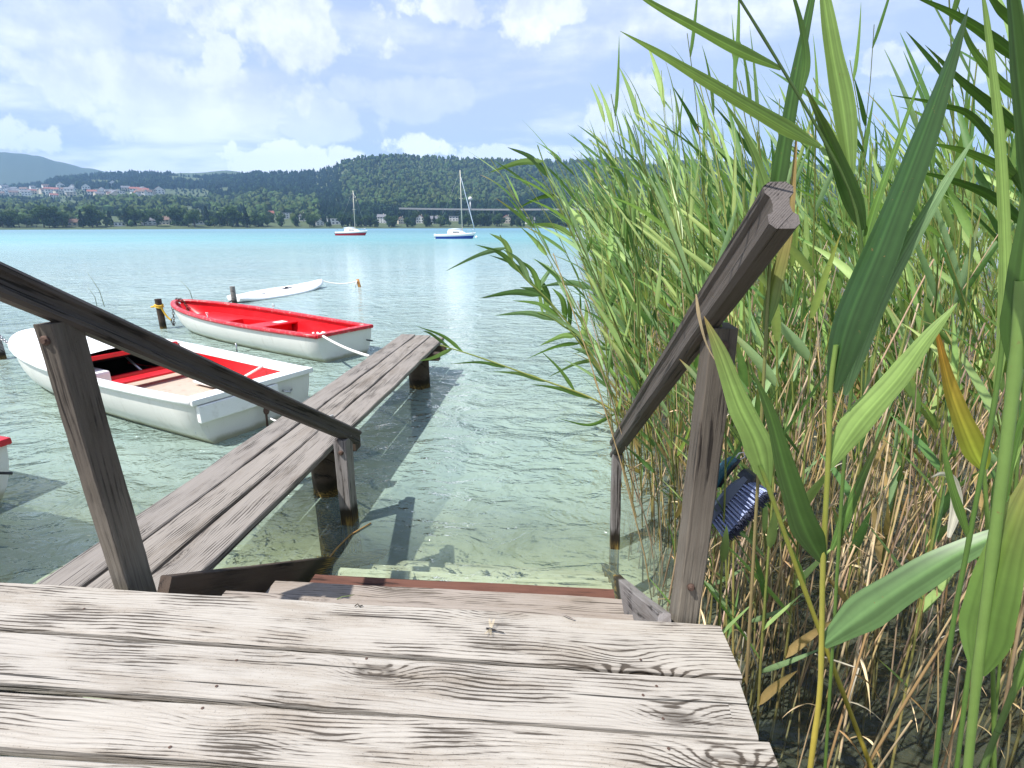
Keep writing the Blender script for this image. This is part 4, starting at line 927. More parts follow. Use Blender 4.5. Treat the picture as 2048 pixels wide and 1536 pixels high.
LABT = {0: 'round leafy tree in the row along the far lake shore', 1: 'round leafy tree in the row along the far lake shore', 2: 'taller oval leafy tree rising from the row along the far shore', 3: 'dark pointed conifer standing among the round shore trees'}
GRPT = {0: 'round trees along the far shore', 1: 'round trees along the far shore', 2: 'oval trees along the far shore', 3: 'conifers along the far shore'}
for i in range(140):
    px = -60+1290*i/139+rt_.uniform(-7, 7); nearh = any(abs(px-hx) < 9 for hx, hy in HOUSES)
    if nearh and rt_.random() < .6: continue
    k = rt_.choice((0, 1, 0, 1, 2, 3)) if px < 760 else rt_.choice((0, 0, 1, 2, 3)); v = rt_.uniform(.004, .02) if not nearh else rt_.uniform(.05, .08)
    if not used[k]: o = protos[k]; used[k] = True
    else: o = copy_tree(protos[k])
    sc = rt_.uniform(1.0, 2.1)*(1.0 if px < 520 else .78); o.scale = (sc*rt_.uniform(.95, 1.35),)*2+(sc,); o.location = hill_pt(px, v)-Vector((0, 0, .3)); o.rotation_euler = (0, 0, rt_.uniform(0, 6))
    tag(o, LABT[k], 'tree', GRPT[k])

def house(label, px, py, w, d, h, wall, roof, style, rot=0.0, group=None, v=None, wins=3, floors=2):
    v = hill_v(px, py) if v is None else v; p = hill_pt(px, v); dx_, dy_ = az_dir(px)
    root = thing('house', label, 'house', p-Vector((0, 0, .3)), group, rotz=atan2(-dx_, dy_)+rot)
    mb = MB(); mb.box((-w/2, -d/2, -2), (w/2, d/2, h)); 
    if style == 'gable': mb.add([(-w/2, -d/2, h), (-w/2, d/2, h), (-w/2, 0, h+d*.38), (w/2, -d/2, h), (w/2, d/2, h), (w/2, 0, h+d*.38)], [(0, 1, 2), (4, 3, 5)])
    elif style == 'front': mb.add([(-w/2, -d/2, h), (w/2, -d/2, h), (0, -d/2, h+w*.38), (-w/2, d/2, h), (w/2, d/2, h), (0, d/2, h+w*.38)], [(0, 1, 2), (4, 3, 5)])
    mb.build('wall', wall, root); mb = MB(); e = .6; tk = .25
    if style == 'flat': mb.box((-w/2-e, -d/2-e, h), (w/2+e, d/2+e, h+.5))
    else:
        a, b = (d, w) if style == 'gable' else (w, d)
        for sgn in (-1, 1):
            P_ = [(-b/2-e, sgn*(a/2+e), h-e*.76), (b/2+e, sgn*(a/2+e), h-e*.76), (b/2+e, 0, h+a*.38), (-b/2-e, 0, h+a*.38)]
            if style == 'front': P_ = [(y, x, z) for x, y, z in P_]
            mb.add(P_+[(x, y, z+tk) for x, y, z in P_], [(0, 1, 2, 3), (4, 7, 6, 5), (0, 4, 5, 1), (1, 5, 6, 2), (3, 2, 6, 7), (0, 3, 7, 4)])
    ro = recalc(mb.build('roof', roof, root))
    if style != 'flat': mb = MB(); mb.box((w*.2, -.4, h+1.0), (w*.2+.8, .4, h+min(w, d)*.38+1.4)); mb.build('chimney', 'house_cream', ro)
    for f in range(floors):
        for k in range(wins):
            cx = -w/2+w*(k+.5)/wins; z0 = h*(f+.30)/floors; mb = MB(); mb.box((cx-w*.26/wins, -d/2-.06, z0), (cx+w*.26/wins, -d/2+.1, z0+h*.45/floors)); mb.build('window', 'window_dark', root)
    return root
house('white lakeside house with a grey gable roof at the far left of the shore houses', 300, 450, 13, 9, 5.0, 'house_white', 'roof_grey', 'gable', .2)
house('cream house with a brown roof next to the leftmost grey roofed shore house', 332, 449, 11, 9, 5.5, 'house_cream', 'roof_brown', 'gable', -.3)
house('long low white boathouse with a flat roof at the waterline', 404, 449, 19, 8, 4.2, 'house_white', 'roof_grey', 'flat', 0, floors=1, wins=5)
house('white house with a red gable roof uppermost above the red sailing boat', 547, 434, 11, 9, 6, 'house_white', 'roof_red', 'gable', .3)
house('white block with three floors above the shore behind the red sailing boat', 577, 437, 12, 9, 8, 'house_white', 'roof_grey', 'flat', .1, floors=3)
house('narrow white house whose tall red front gable faces the lake', 607, 442, 9, 9, 7.5, 'house_white', 'roof_red', 'front', 0)
house('white flat roofed lake villa with two long terraces', 671, 449, 19, 9, 7.2, 'house_white', 'concrete', 'flat', .05, wins=4)
house('small white house close to the villa with grey front gable', 640, 451, 9, 8, 4.2, 'house_white', 'roof_grey', 'front', .1, wins=2)
house('tall white house with a grey gable between the two sailing boats', 765, 446, 11, 9, 8, 'house_white', 'roof_grey', 'gable', -.2, floors=3)
house('cream house with a brown gable roof right of the tall white house', 803, 448, 9, 9, 6, 'house_cream', 'roof_brown', 'front', .2)
house('white house with a red front gable left of the blue sailing boat', 841, 446, 10, 9, 7, 'house_white', 'roof_red', 'front', -.1)
house('broad white house with a grey roof just left of the blue boat mast', 871, 447, 13, 10, 6.0, 'house_white', 'roof_grey', 'gable', .1)
house('flat white villa behind the blue boat mast', 908, 442, 13, 9, 6.5, 'house_white', 'roof_grey', 'flat', 0)
house('cream house with a red roof right of the blue sailing boat', 1013, 446, 11, 9, 6.5, 'house_cream', 'roof_red', 'front', .1)
house('white house with a dark roof nearest the reeds on the far shore', 1060, 448, 12, 9, 6, 'house_white', 'roof_grey', 'gable', .2)
house('low cream boathouse among the trees at the far left shore', 150, 452, 12, 8, 4, 'house_cream', 'roof_brown', 'gable', .1, floors=1)
house('low white boathouse by the water between the left shore trees', 240, 452, 10, 8, 4, 'house_white', 'roof_grey', 'flat', .1, floors=1)
rv = random.Random(21)
for i in range(58):
    px = rv.choice((rv.uniform(0, 175), rv.uniform(185, 345), rv.uniform(20, 410), rv.uniform(0, 175))); py = 386+rv.gauss(0, 5.5)+(px/400)*3
    st = rv.choice(('gable', 'gable', 'front', 'flat')); rf = rv.choice(('roof_red', 'roof_brown', 'roof_grey', 'roof_grey')) if st != 'flat' else 'roof_grey'
    key = {'roof_red': 'red', 'roof_brown': 'brown', 'roof_grey': 'grey'}[rf] if st != 'flat' else 'flat grey'
    house(f'small pale house with a {key} roof among the trees of the hillside village', px, py, rv.uniform(13, 22), rv.uniform(10, 13), rv.uniform(8, 12), rv.choice(('house_white', 'house_white', 'house_cream')), rf, st, rv.uniform(-.6, .6), group=f'hillside village houses with {key} roofs', wins=3, floors=2)
# motorway on a long white viaduct
mb = MB(); mk = MB(); pts = []
for i in range(41):
    px = 800+12.5*i; D = 830.0; x, y = az_dir(px); z = CAM_H+tan_el(px, 418.5+1.2*sin(i*.12)+(i*.07))*D; pts.append(Vector((x*D, y*D, z)))
vroot = thing('viaduct', 'long white motorway viaduct crossing the foot of the wooded hill', 'bridge', pts[0])
rows = []
for p in pts:
    q = p-pts[0]; n_ = Vector((p.x, p.y, 0)).normalized(); rows.append([q+n_*0, q+n_*0+Vector((0, 0, 2.3)), q+n_*.4+Vector((0, 0, 2.3)), q+n_*.4+Vector((0, 0, 1.3)), q+n_*9+Vector((0, 0, 1.3)), q+n_*9])
mb.sheet(rows, close=True, smooth=False); mb.build('road_deck', 'concrete', vroot)
for i in range(3, 40, 4):
    q = pts[i]-pts[0]; n_ = Vector((pts[i].x, pts[i].y, 0)).normalized(); mk = MB(); mk.box((-.9, -.9, -14), (.9, .9, .1)); o = mk.build('pier', 'concrete', vroot); o.location = q+n_*4
mb = MB(); mb.tube([(0, 0, 0), (0, 0, 14)], [1.2, .8], 10); mb.ball((0, 0, 16), 3.0); pm = hill_pt(941, .1); mb2 = mb.build('water_tower', 'house_white', loc=Vector(at_d(941, 421, 800))); tag(mb2, 'small white ball topped tower above the viaduct beside the blue boat mast', 'tower')

# haze over the lake and hills
mb = MB(); mb.box((-4300, -60, -8), (4300, 5100, 640))
m, t, out = new_mat('haze'); pv = t.add('ShaderNodeVolumePrincipled'); pv.inputs['Color'].default_value = (0.36, 0.63, 1.0, 1); pv.inputs['Density'].default_value = 0.00019; pv.inputs['Anisotropy'].default_value = 0.2
t.l.new(pv.outputs[0], out.inputs['Volume'])
tag(mb.build('haze', 'haze'), 'thin pale blue haze lying over the lake and the hills', 'haze', kind='stuff')

# ------------------------------------------------------------------ reeds
GL = np.array
LEAF_COLS = [(.20, .34, .105), (.15, .28, .085), (.29, .42, .16), (.24, .37, .19), (.07, .15, .045), (.36, .46, .18), (.10, .20, .065)]
def leaf_geo(b, d0, L, Wd_, droop, wind, nseg, side_tw, col, tip, rr, fold=0.22):
    s_ = np.linspace(0, 1, nseg+1)[:, None]; g = GL((0, 0, -1.0))
    C = b+d0*L*s_+g*droop*L*s_**2+wind*L*s_**1.7
    T = np.gradient(C, axis=0); T /= np.linalg.norm(T, axis=1)[:, None]
    S = np.cross(T, GL((0, 0, 1.0))+0.05*d0); S /= np.linalg.norm(S, axis=1)[:, None]+1e-9; N = np.cross(S, T)
    an = side_tw*(1+1.1*s_); S2 = S*np.cos(an)+N*np.sin(an); N2 = N*np.cos(an)-S*np.sin(an)
    w = Wd_*.5*np.minimum(1, (s_+.05)/.22)**.7*(1-s_**1.5)+.0005
    c = GL(col)*(1-s_**6)+GL(tip)*s_**6
    V = np.stack([C-S2*w+N2*w*fold, C-N2*w*fold*.4, C+S2*w+N2*w*fold], 1).reshape(-1, 3)
    cc = np.stack([c, c*GL((1.15, 1.1, 1.05)), c*.96], 1).reshape(-1, 3)
    i = np.arange(nseg)[:, None]*3; F = np.concatenate([i+GL([[0, 1, 4, 3]]), i+GL([[1, 2, 5, 4]])]); return V, F, cc
def tube_geo(P_, rad, n, cols):
    P_ = np.asarray(P_, float); k = len(P_); T = np.gradient(P_, axis=0); T /= np.linalg.norm(T, axis=1)[:, None]
    ref = GL((1.0, .13, .05)); A = np.cross(T, ref); A /= np.linalg.norm(A, axis=1)[:, None]; B_ = np.cross(T, A)
    an = np.arange(n)*2*pi/n; V = (P_[:, None, :]+(A[:, None, :]*np.cos(an)[None, :, None]+B_[:, None, :]*np.sin(an)[None, :, None])*np.asarray(rad)[:, None, None]).reshape(-1, 3)
    F = GL([(i*n+j, i*n+(j+1) % n, (i+1)*n+(j+1) % n, (i+1)*n+j) for i in range(k-1) for j in range(n)]); return V, F, np.repeat(np.asarray(cols), n, axis=0)
class Acc:
    def __init__(self): self.V = []; self.F = []; self.C = []; self.n = 0
    def add(self, V, F, C): self.V.append(V); self.F.append(F+self.n); self.C.append(C); self.n += len(V)
    def mesh(self, name, mat, parent=None):
        o = np_mesh(name, np.concatenate(self.V), np.concatenate(self.F), mat, np.concatenate(self.C), smooth=True)
        if parent: o.parent = parent
        return o
def reed_plant(rr, H, lean, nleaf, nseg, stem_acc, leaf_acc, base=(0, 0, 0), nst=10, sides=5, first=.24, wind=(-.09, -.02, 0)):
    base = GL(base, dtype=float); s_ = np.linspace(0, 1, nst+1)[:, None]; lean = GL(lean)
    P_ = base+GL((0, 0, 1.0))*H*s_*(1-.10*np.linalg.norm(lean)*s_)+lean*H*s_**2+GL((rr.normal()*.02, rr.normal()*.02, 0))*H*np.sin(s_*5)
    green = GL((.19, .23, .060))*rr.uniform(.85, 1.2); tan_ = GL((.34, .25, .11))
    k = np.clip((s_-.05)/.40, 0, 1); cs = tan_*(1-k)+green*k
    stem_acc.add(*tube_geo(P_, (.0050*(1-.75*s_)+.0008)[:, 0]*rr.uniform(.8, 1.2), sides, cs))
    plane = rr.uniform(0, 6.28)
    for i in range(nleaf):
        u = first+(1.0-first)*(i+rr.uniform(-.2, .2)+.5)/nleaf; u = min(u, .995); j = u*nst; a = int(j); b = P_[a]+(P_[min(a+1, nst)]-P_[a])*(j-a)
        T = P_[min(a+1, nst)]-P_[max(a-1, 0)]; T = T/np.linalg.norm(T); az = plane+(i % 2)*pi+rr.normal()*.45; hor = GL((cos(az), sin(az), 0)); an = rr.uniform(.35, .85)*(1.1-.55*u)
        d0 = T*cos(an)+hor*sin(an); d0 /= np.linalg.norm(d0); d0 = d0+GL((-.30, 0, .10))*rr.uniform(.2, 1.4); d0 /= np.linalg.norm(d0)
        Lf = rr.uniform(.26, .50)*(1.0-.25*abs(u-.6)); Wl = rr.uniform(.022, .047)*(1.0 if u < .85 else .7)
        c = GL(LEAF_COLS[rr.integers(len(LEAF_COLS))])*rr.uniform(.8, 1.25); tip = c if rr.random() > .22 else GL((.40, .27, .11))
        if u < .42 and rr.random() < .4: c = GL((.36, .27, .13))*rr.uniform(.8, 1.2); tip = c
        wv = GL(wind)*rr.uniform(.3, 1.3)
        leaf_acc.add(*leaf_geo(b, d0, Lf, Wl, rr.uniform(.0, .35)**1.4, wv, nseg, rr.normal()*.6, c, tip, rr))
def xl(y): return interp([(-1, .85), (1.2, .74), (1.6, .60), (2.4, .52), (3.5, .50), (6, .62), (9, .70), (12, .80), (15, .95), (22, 1.7), (34, 3.0)], y)
def xr_lim(y): return 1.32*y+1.2
def reed_h(x, y, rr):
    top = 1.25+y*(.185+.16*max(0, min(1, (x/y-.62)/.35)))*rr.uniform(.30, 1.02); return min(top+1.1, 3.5*rr.uniform(.9, 1))
# --- individuals
r8 = np.random.default_rng(17)
greens = []
for k in range(14):
    root = thing('reed', 'reed', 'reed'); sa, la = Acc(), Acc()
    H = r8.uniform(2.5, 3.3); reed_plant(r8, H, (r8.uniform(-.30, -.03), r8.uniform(-.10, .06), 0), int(r8.integers(9, 13)), 8, sa, la, nst=14, sides=6)
    sa.mesh('stem', 'reed_stem', root); la.mesh('foliage', 'reed_leaf', root); greens.append(root)
deads = []
for k in range(10):
    root = thing('dry_stalk', 'stalk', 'dry stalk'); sa = Acc(); H = r8.uniform(.9, 2.3); s_ = np.linspace(0, 1, 9)[:, None]
    lean = GL((r8.normal()*.11, r8.normal()*.10, 0)); P_ = GL((0, 0, 1.))*H*s_+lean*H*s_**1.3
    if k % 3 == 0: P_[6:] = P_[5]+GL((r8.normal()*.5, r8.normal()*.4, -.25))*(np.arange(1, 4)[:, None]*.10)*H
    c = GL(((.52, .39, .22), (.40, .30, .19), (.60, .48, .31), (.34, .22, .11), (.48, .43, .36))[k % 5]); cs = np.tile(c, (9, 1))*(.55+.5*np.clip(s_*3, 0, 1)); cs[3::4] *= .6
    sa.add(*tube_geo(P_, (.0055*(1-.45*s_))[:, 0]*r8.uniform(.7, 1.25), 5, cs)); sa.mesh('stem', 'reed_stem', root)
    la = Acc()
    for q in range(1 if k % 2 else 2):
        j = int(r8.integers(3, 8)); az = r8.uniform(0, 6.28); d0 = GL((cos(az)*.7, sin(az)*.7, r8.uniform(-.5, .6))); d0 /= np.linalg.norm(d0)
        la.add(*leaf_geo(P_[j], d0, r8.uniform(.10, .22), r8.uniform(.006, .012), r8.uniform(.5, 1.1), GL((0, 0, 0.)), 7, r8.normal()*1.2, c*1.15, c*1.3, r8, .4))
    la.mesh('dry_foliage', 'reed_stem', root); deads.append(root)
def put(proto, first_used, k, x, y, z, rz, sc, label, cat, group):
    if not first_used[k]: o = proto[k]; first_used[k] = True
    else: o = copy_tree(proto[k])
    o.location = (x, y, z); o.rotation_euler = (0, 0, rz); o.scale = (sc, sc, sc); return tag(o, label, cat, group)
ug, ud = [False]*14, [False]*10
spots = []
tries = 0
while len(spots) < 235 and tries < 20000:
    tries += 1; y = 1.65+3.6*r8.random()**1.25; x0 = xl(y)+.06; x = x0+(xr_lim(y)-x0)*r8.random()**(1.7 if y > 2.4 else 1.2)
    if y < 2.1 and x > 1.0 and r8.random() < .65: continue
    if any((x-a)**2+(y-b)**2 < .075**2 for a, b in spots): continue
    spots.append((x, y))
for x, y in spots:
    put(greens, ug, int(r8.integers(14)), x, y, bed_z(x, y)-.05, r8.normal()*.35, reed_h(x, y, r8)/2.9, 'tall green reed standing in the front of the dense reed bed', 'reed', 'green reeds at the front of the reed bed')
for i in range(250):
    y = .45+3.6*r8.random()**.9; x0 = xl(y)+.03; x = x0+(xr_lim(y)-x0)*r8.random()**1.25
    if y < 1.2: x = max(x, .80)
    put(deads, ud, int(r8.integers(10)), x, y, bed_z(x, y)-.05, r8.uniform(0, 6.28), r8.uniform(.65, 1.1), 'dry tan reed stalk standing in the dark water among green reeds', 'dry stalk', 'dry stalks at the front of the reed bed')
# --- the mass behind
sa, la = Acc(), Acc()
r9 = np.random.default_rng(23)
def mass(n, y0, y1, pw, nleaf, nseg, nst, near_edge):
    for i in range(n):
        y = y0+(y1-y0)*r9.random()**pw; x0 = xl(y); x = x0+(min(xr_lim(y)+.5, 13)-x0)*r9.random()**near_edge
        edge = exp(-(x-x0)/.5); H = reed_h(x, y, r9)
        reed_plant(r9, H, (r9.uniform(-.24, -.02)-.16*edge*r9.random(), r9.normal()*.05, 0), nleaf, nseg, sa, la, (x, y, bed_z(x, y)-.05), nst, 4, first=.34)
mass(360, 3.2, 7.0, 1.0, 10, 6, 8, 1.1)
mass(800, 7.0, 16.0, 1.1, 9, 5, 6, 1.4)
mass(500, 16.0, 33.0, 1.0, 8, 4, 5, 1.5)
for i in range(1350):
    y = 1.8+7.5*r9.random(); x0 = xl(y)+.02; x = x0+(xr_lim(y)+.4-x0)*r9.random()**1.2; H = r9.uniform(.7, 2.3); s_ = np.linspace(0, 1, 5)[:, None]
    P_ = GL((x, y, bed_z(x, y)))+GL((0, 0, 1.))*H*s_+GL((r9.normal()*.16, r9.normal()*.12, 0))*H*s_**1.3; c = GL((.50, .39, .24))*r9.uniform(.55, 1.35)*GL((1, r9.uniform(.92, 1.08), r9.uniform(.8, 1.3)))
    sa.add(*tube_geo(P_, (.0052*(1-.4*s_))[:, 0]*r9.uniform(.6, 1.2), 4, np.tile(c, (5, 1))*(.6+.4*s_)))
# merge stems and leaves of the mass into one object with two materials
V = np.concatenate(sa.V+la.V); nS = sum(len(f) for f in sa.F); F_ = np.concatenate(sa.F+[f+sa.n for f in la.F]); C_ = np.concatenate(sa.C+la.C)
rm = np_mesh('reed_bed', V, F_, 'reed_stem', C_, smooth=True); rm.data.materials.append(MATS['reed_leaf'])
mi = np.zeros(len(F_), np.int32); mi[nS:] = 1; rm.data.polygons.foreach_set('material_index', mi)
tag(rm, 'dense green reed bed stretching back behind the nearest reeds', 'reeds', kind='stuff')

# --- the large reeds closest to the camera, each leaf a part
def spline(pts, n):
    P_ = [GL(p, dtype=float) for p in pts]; P_ = [2*P_[0]-P_[1]]+P_+[2*P_[-1]-P_[-2]]; out = []; m_ = len(pts)-1
    for i in range(n+1):
        u = m_*i/n; k = min(int(u), m_-1); f = u-k; p0, p1, p2, p3 = P_[k:k+4]
        out.append(.5*((2*p1)+(p2-p0)*f+(2*p0-5*p1+4*p2-p3)*f*f+(3*p1-p0-3*p2+p3)*f**3))
    return GL(out)
DG, MG, LG, YG, BG = (.055, .115, .026), (.115, .21, .048), (.21, .32, .095), (.25, .31, .055), (.165, .265, .125)
TAN = (.42, .27, .12)
def hero_leaf(root, pts, y, wpx, col, tip=None, roll=.25, tw=.5, n=26, tipk=5, label=None, fold=.16, base_sharp=.10):
    P3 = [at_y(p[0], p[1], y+(p[2] if len(p) > 2 else 0)) for p in pts]; C = spline(P3, n); s_ = np.linspace(0, 1, n+1)[:, None]
    T = np.gradient(C, axis=0); T /= np.linalg.norm(T, axis=1)[:, None]; Vd = C-GL((0, 0, CAM_H)); Vd /= np.linalg.norm(Vd, axis=1)[:, None]
    S = np.cross(T, Vd); S /= np.linalg.norm(S, axis=1)[:, None]; N = np.cross(S, T); an = roll+tw*s_; S2 = S*np.cos(an)+N*np.sin(an); N2 = N*np.cos(an)-S*np.sin(an)
    depth = (C-GL((0, 0, CAM_H)))@fw; w = (.86*wpx/F_PX*depth[:, None])*.5*np.minimum(1, (s_+.035)/(base_sharp+.15))**.75*(1-s_**1.9)**.9+.0004
    wob = 1+.03*np.sin(s_*23+wpx); c0 = GL(col); c1 = GL(tip if tip is not None else col); cc = c0*(1-s_**tipk)+c1*s_**tipk
    rs_ = np.random.default_rng(int(abs(pts[0][0]*7+wpx)))
    ks = (-1, -.92, -.8, -.7, -.55, -.45, -.3, -.2, -.05, .05, .18, .3, .42, .55, .66, .78, .9, 1); V = np.stack([C+S2*w*wob*k+N2*w*fold*(abs(k)**1.3) for k in ks], 1).reshape(-1, 3)
    st = [rs_.uniform(.74, 1.20)*(1.28 if abs(k_) < .06 else 1) for k_ in ks]; blot = 1+.13*np.sin(s_*rs_.uniform(4, 9)+rs_.uniform(0, 6))*rs_.uniform(.3, 1); CC_ = np.stack([cc*q*blot for q in st], 1).reshape(-1, 3); m_ = len(ks)
    F = GL([(i*m_+j, i*m_+j+1, (i+1)*m_+j+1, (i+1)*m_+j) for i in range(n) for j in range(m_-1)])
    o = np_mesh('leaf', V-GL(root.location), F, 'reed_leaf', CC_, smooth=True); o.parent = root
    if label: o['label'] = label
    return o
def hero_reed(label, y, stem, rpx, cols, leaves, name='reed', cat='reed'):
    P3 = [at_y(p[0], p[1], y+(p[2] if len(p) > 2 else 0)) for p in stem]
    p0 = Vector(P3[0]); d = (Vector(P3[0])-Vector(P3[1])).normalized()
    if p0.z > -.9 and d.z < -.4: P3 = [p0+d*((p0.z+1.05)/-d.z)]+P3
    root = thing(name, label, cat, P3[0]); C = spline(P3, 30); s_ = np.linspace(0, 1, 31)[:, None]
    depth = np.maximum((C-GL((0, 0, CAM_H)))@fw, .3); r0 = (GL(rpx[0])*(1-s_)+rpx[1]*s_)[:, 0]*np.median(depth[12:])/F_PX
    for k in (6, 12, 18, 24): r0[k] *= 1.12
    cs = GL(cols[0])*(1-s_)+GL(cols[1])*s_; V, F, Cc = tube_geo(C-GL(P3[0]), r0, 9, cs); np_mesh('stem', V, F, 'reed_stem', Cc, smooth=True).parent = root
    for lf in leaves: hero_leaf(root, lf[0], y+(lf[4].get('dy', 0) if len(lf) > 4 else 0), lf[1], lf[2], lf[3] if len(lf) > 3 else None, **({k: v for k, v in lf[4].items() if k != 'dy'} if len(lf) > 4 else {}))
    return root
SG = (.13, .22, .05); SY = (.42, .33, .06)
hero_reed('thick pale green reed closest to the camera with very broad leaves', .66, [(1925, 1640), (1955, 1345), (1985, 1110), (2030, 745), (2046, 560)], (8.5, 11.5), (SG, (.15, .25, .07)),
          [([(1954, 1348), (1966, 1245), (2002, 1110), (2046, 990), (2100, 870)], 112, MG, TAN, dict(tipk=4, fold=.3)), ([(2030, 745), (2040, 590), (2062, 380), (2078, 150)], 92, DG, DG, dict(roll=.5)), ([(2085, 520), (2048, 230), (2025, 20), (2005, -150)], 66, DG, DG, dict(roll=.6, dy=-.06))])
hero_reed('upright green reed whose broad dark leaf crosses up to the sky', 1.02, [(1616, 1570), (1638, 1400), (1643, 1290), (1646, 1124), (1656, 930), (1661, 780), (1672, 690)], (6.5, 4.5), (SY, SG),
          [([(1662, 784), (1692, 650), (1757, 490), (1832, 300), (1888, 150), (1937, 15)], 100, (.045, .10, .03), (.04, .085, .025), dict(roll=.5, tw=.25, fold=.4)), ([(1657, 934), (1712, 848), (1790, 760), (1852, 678), (1915, 605)], 64, LG, LG, dict(roll=-.3)),
           ([(1690, 790), (1752, 610), (1858, 420), (1953, 267)], 44, BG, BG, dict(roll=-.2)), ([(1645, 1125), (1608, 1058), (1573, 950), (1540, 830), (1502, 735)], 78, DG, MG, dict(roll=.45)), ([(1646, 1291), (1722, 1232), (1812, 1170), (1902, 1115), (1990, 1072), (2060, 1045)], 84, (.12, .205, .08), MG, dict(roll=-.35, fold=.2)),
           ([(1663, 1100), (1700, 1010), (1735, 930), (1790, 800)], 26, MG, TAN, dict(dy=.15))])
hero_reed('slanting yellow stemmed reed with a pale leaf next to the brush', 1.30, [(1752, 1560), (1680, 1370), (1609, 1179), (1537, 975), (1520, 930)], (5.5, 4), ((.50, .36, .05), SG), [([(1536, 974), (1516, 890), (1478, 808), (1440, 705), (1408, 632)], 66, LG, TAN, dict(roll=-.25, tipk=7)), ([(1609, 1179), (1590, 1120), (1560, 1060)], 18, SG)])
hero_reed('tall reed arching left across the sky with long pale leaves', 1.16, [(1668, 1250), (1690, 900), (1722, 600), (1712, 420), (1645, 275), (1560, 130), (1480, 0), (1440, -60)], (4.5, 2.2), (SG, (.05, .09, .03)),
          [([(1703, 350), (1688, 220), (1667, 110), (1648, -10), (1640, -80)], 50, LG, LG, dict(roll=.1)), ([(1726, 460), (1692, 370), (1650, 262), (1606, 165)], 50, DG, YG, dict(roll=.4)), ([(1640, 294), (1560, 250), (1420, 168), (1320, 108), (1240, 62)], 34, LG, LG, dict(roll=.2)), ([(1562, 138), (1480, 102), (1390, 55), (1300, 5), (1240, -40)], 26, LG, LG, dict(roll=.2)),
           ([(1728, 500), (1745, 430), (1800, 270), (1850, 130)], 20, MG), ([(1600, 195), (1612, 120), (1600, 40), (1570, -60)], 20, DG)])
hero_reed('reed with a dark upright leaf rising behind the sawn rail end', 1.36, [(1505, 1150), (1525, 800), (1540, 520), (1546, 430)], (4, 3), ((.26, .17, .10), SG), [([(1545, 430), (1560, 335), (1590, 160), (1622, 0), (1640, -90)], 40, DG, DG, dict(roll=.3)), ([(1530, 660), (1552, 560), (1578, 450), (1595, 240)], 36, MG, (.55, .32, .16), dict(tipk=1.3, roll=.2)), ([(1546, 430), (1525, 350), (1490, 270), (1440, 190)], 22, LG)])
hero_reed('reed with a yellowing leaf that has an orange withered tip', 1.15, [(1990, 1600), (1985, 1300), (1978, 1100), (1968, 938)], (4.5, 3.5), (SG, SG), [([(1968, 940), (1942, 885), (1902, 780), (1868, 640)], 56, (.36, .42, .06), (.66, .25, .05), dict(tipk=2.2, roll=.2)), ([(1975, 1080), (2010, 960), (2048, 880)], 24, LG)])
hero_reed('bare green stems reed leaning at the lower corner with narrow leaves', .86, [(1862, 1600), (1900, 1290), (1938, 1080), (1990, 800), (2010, 640)], (5.2, 4), ((.10, .19, .04), SG), [([(1990, 800), (2010, 600), (2000, 300), (1975, 60), (1960, -40)], 28, LG, LG), ([(1938, 1080), (1900, 960), (1880, 850)], 20, MG)])
hero_reed('second green stem standing close behind the leaning corner reed', .92, [(1905, 1600), (1945, 1290), (1985, 1050), (2035, 800)], (5, 4), ((.09, .18, .04), SG), [([(1985, 1050), (2020, 900), (2060, 800)], 34, MG)])
hero_reed('green stem tilting out of the lowest corner beneath the broad leaf', .74, [(1940, 1600), (2000, 1450), (2060, 1300)], (5.5, 5), ((.07, .12, .04), SG), [([(2030, 1380), (2060, 1300), (2100, 1200)], 30, MG)])
hero_reed('reed at the top corner whose dark leaves sweep left over the sky', 1.55, [(2020, 1100), (2055, 700), (2075, 380), (2060, 120), (2030, -40)], (4, 2), (SG, (.07, .12, .04)),
          [([(2062, 140), (1980, 75), (1900, 25), (1810, -15)], 26, DG), ([(2070, 290), (1985, 215), (1920, 160), (1850, 90)], 26, DG), ([(2074, 380), (1990, 330), (1920, 300), (1845, 285)], 24, MG), ([(2068, 215), (2000, 165), (1940, 90), (1915, 10)], 22, MG), ([(2070, 470), (1985, 395), (1900, 360), (1820, 340)], 24, DG), ([(2050, 60), (2000, 20), (1960, -40)], 22, DG), ([(2075, 430), (1960, 250), (1880, 210), (1780, 190)], 18, DG)])
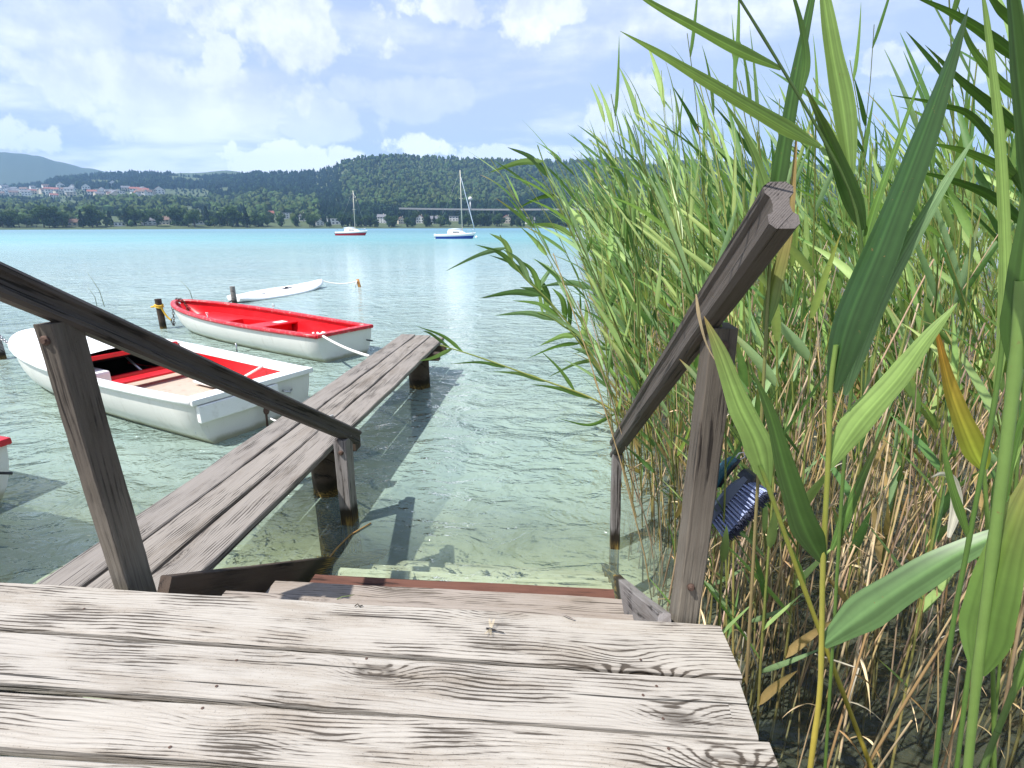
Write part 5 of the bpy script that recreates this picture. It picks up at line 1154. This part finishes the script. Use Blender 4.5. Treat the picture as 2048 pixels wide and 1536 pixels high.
hero_reed('long thin reed leaning far left with its tip over the walkway end', 4.6, [(1300, 905), (1248, 838), (1180, 795), (1080, 758), (960, 715), (880, 690)], (2.6, 1.2), ((.30, .28, .08), (.16, .22, .06)),
          [([(925, 703), (885, 672), (832, 652)], 10, MG), ([(905, 697), (868, 715), (838, 722)], 11, LG), ([(900, 696), (862, 668), (845, 662)], 8, DG), ([(1090, 763), (1040, 748), (985, 743)], 12, LG), ([(1180, 797), (1120, 778), (1060, 768)], 12, MG), ([(1010, 735), (960, 725), (900, 728)], 9, MG), ([(1230, 828), (1180, 850), (1120, 838)], 10, MG), ([(1150, 783), (1120, 740), (1080, 700)], 10, MG)])
for i, (lab, y, dx_, pts_) in enumerate((('reed bending out over the water with its leaves nearest the blue boat', 4.4, 0, [(1268, 880), (1190, 720), (1105, 610), (1040, 545), (1000, 470)]), ('reed bending left over the water below another that reaches further out', 4.9, 0, [(1262, 850), (1200, 745), (1140, 660), (1085, 590), (1060, 560)]), ('reed arching left from the edge of the bed just above the leaning tip reed', 5.3, 0, [(1270, 850), (1225, 750), (1175, 690), (1110, 640), (1075, 625)]), ('reed arching high from the bed edge with leaves against the wooded hill', 4.7, 0, [(1280, 870), (1225, 700), (1165, 520), (1110, 390), (1075, 290)]))):
    rr = random.Random(40+i); C = spline([(a, b, 0) for a, b in pts_], 12); lv = []
    for k in range(3, 12):
        bx, by = C[k][0], C[k][1]; L_ = rr.uniform(70, 125); an = R(rr.uniform(100, 215)) if k % 2 else R(rr.uniform(60, 170)); ex, ey = bx+cos(an)*L_, by-sin(an)*L_*.8
        lv.append(([(bx, by), ((bx+ex)/2+4, (by+ey)/2-5), (ex-6, ey+8)], rr.uniform(10, 17), rr.choice((DG, MG, LG, BG)), None, dict(roll=rr.uniform(-.6, .6))))
    hero_reed(lab, y, pts_, (2.6, 1.2), ((.30, .26, .08), SG), lv)
dl = thing('dry_leaf', 'bleached white dead leaf curled over among the dry stalks', 'leaf', at_y(1908, 1060, 1.5)); hero_leaf(dl, [(1897, 1075), (1912, 1010), (1906, 962), (1885, 948), (1862, 955)], 1.5, 26, (.62, .58, .52), (.62, .58, .52), roll=.3)
dl = thing('dry_leaf', 'tan dead leaf strip hanging over the right handrail', 'leaf', at_y(1400, 640, 1.40)); hero_leaf(dl, [(1392, 588), (1400, 640), (1416, 694), (1450, 752)], 1.40, 9, (.55, .42, .28), (.40, .28, .18), roll=.3, tw=1.0)
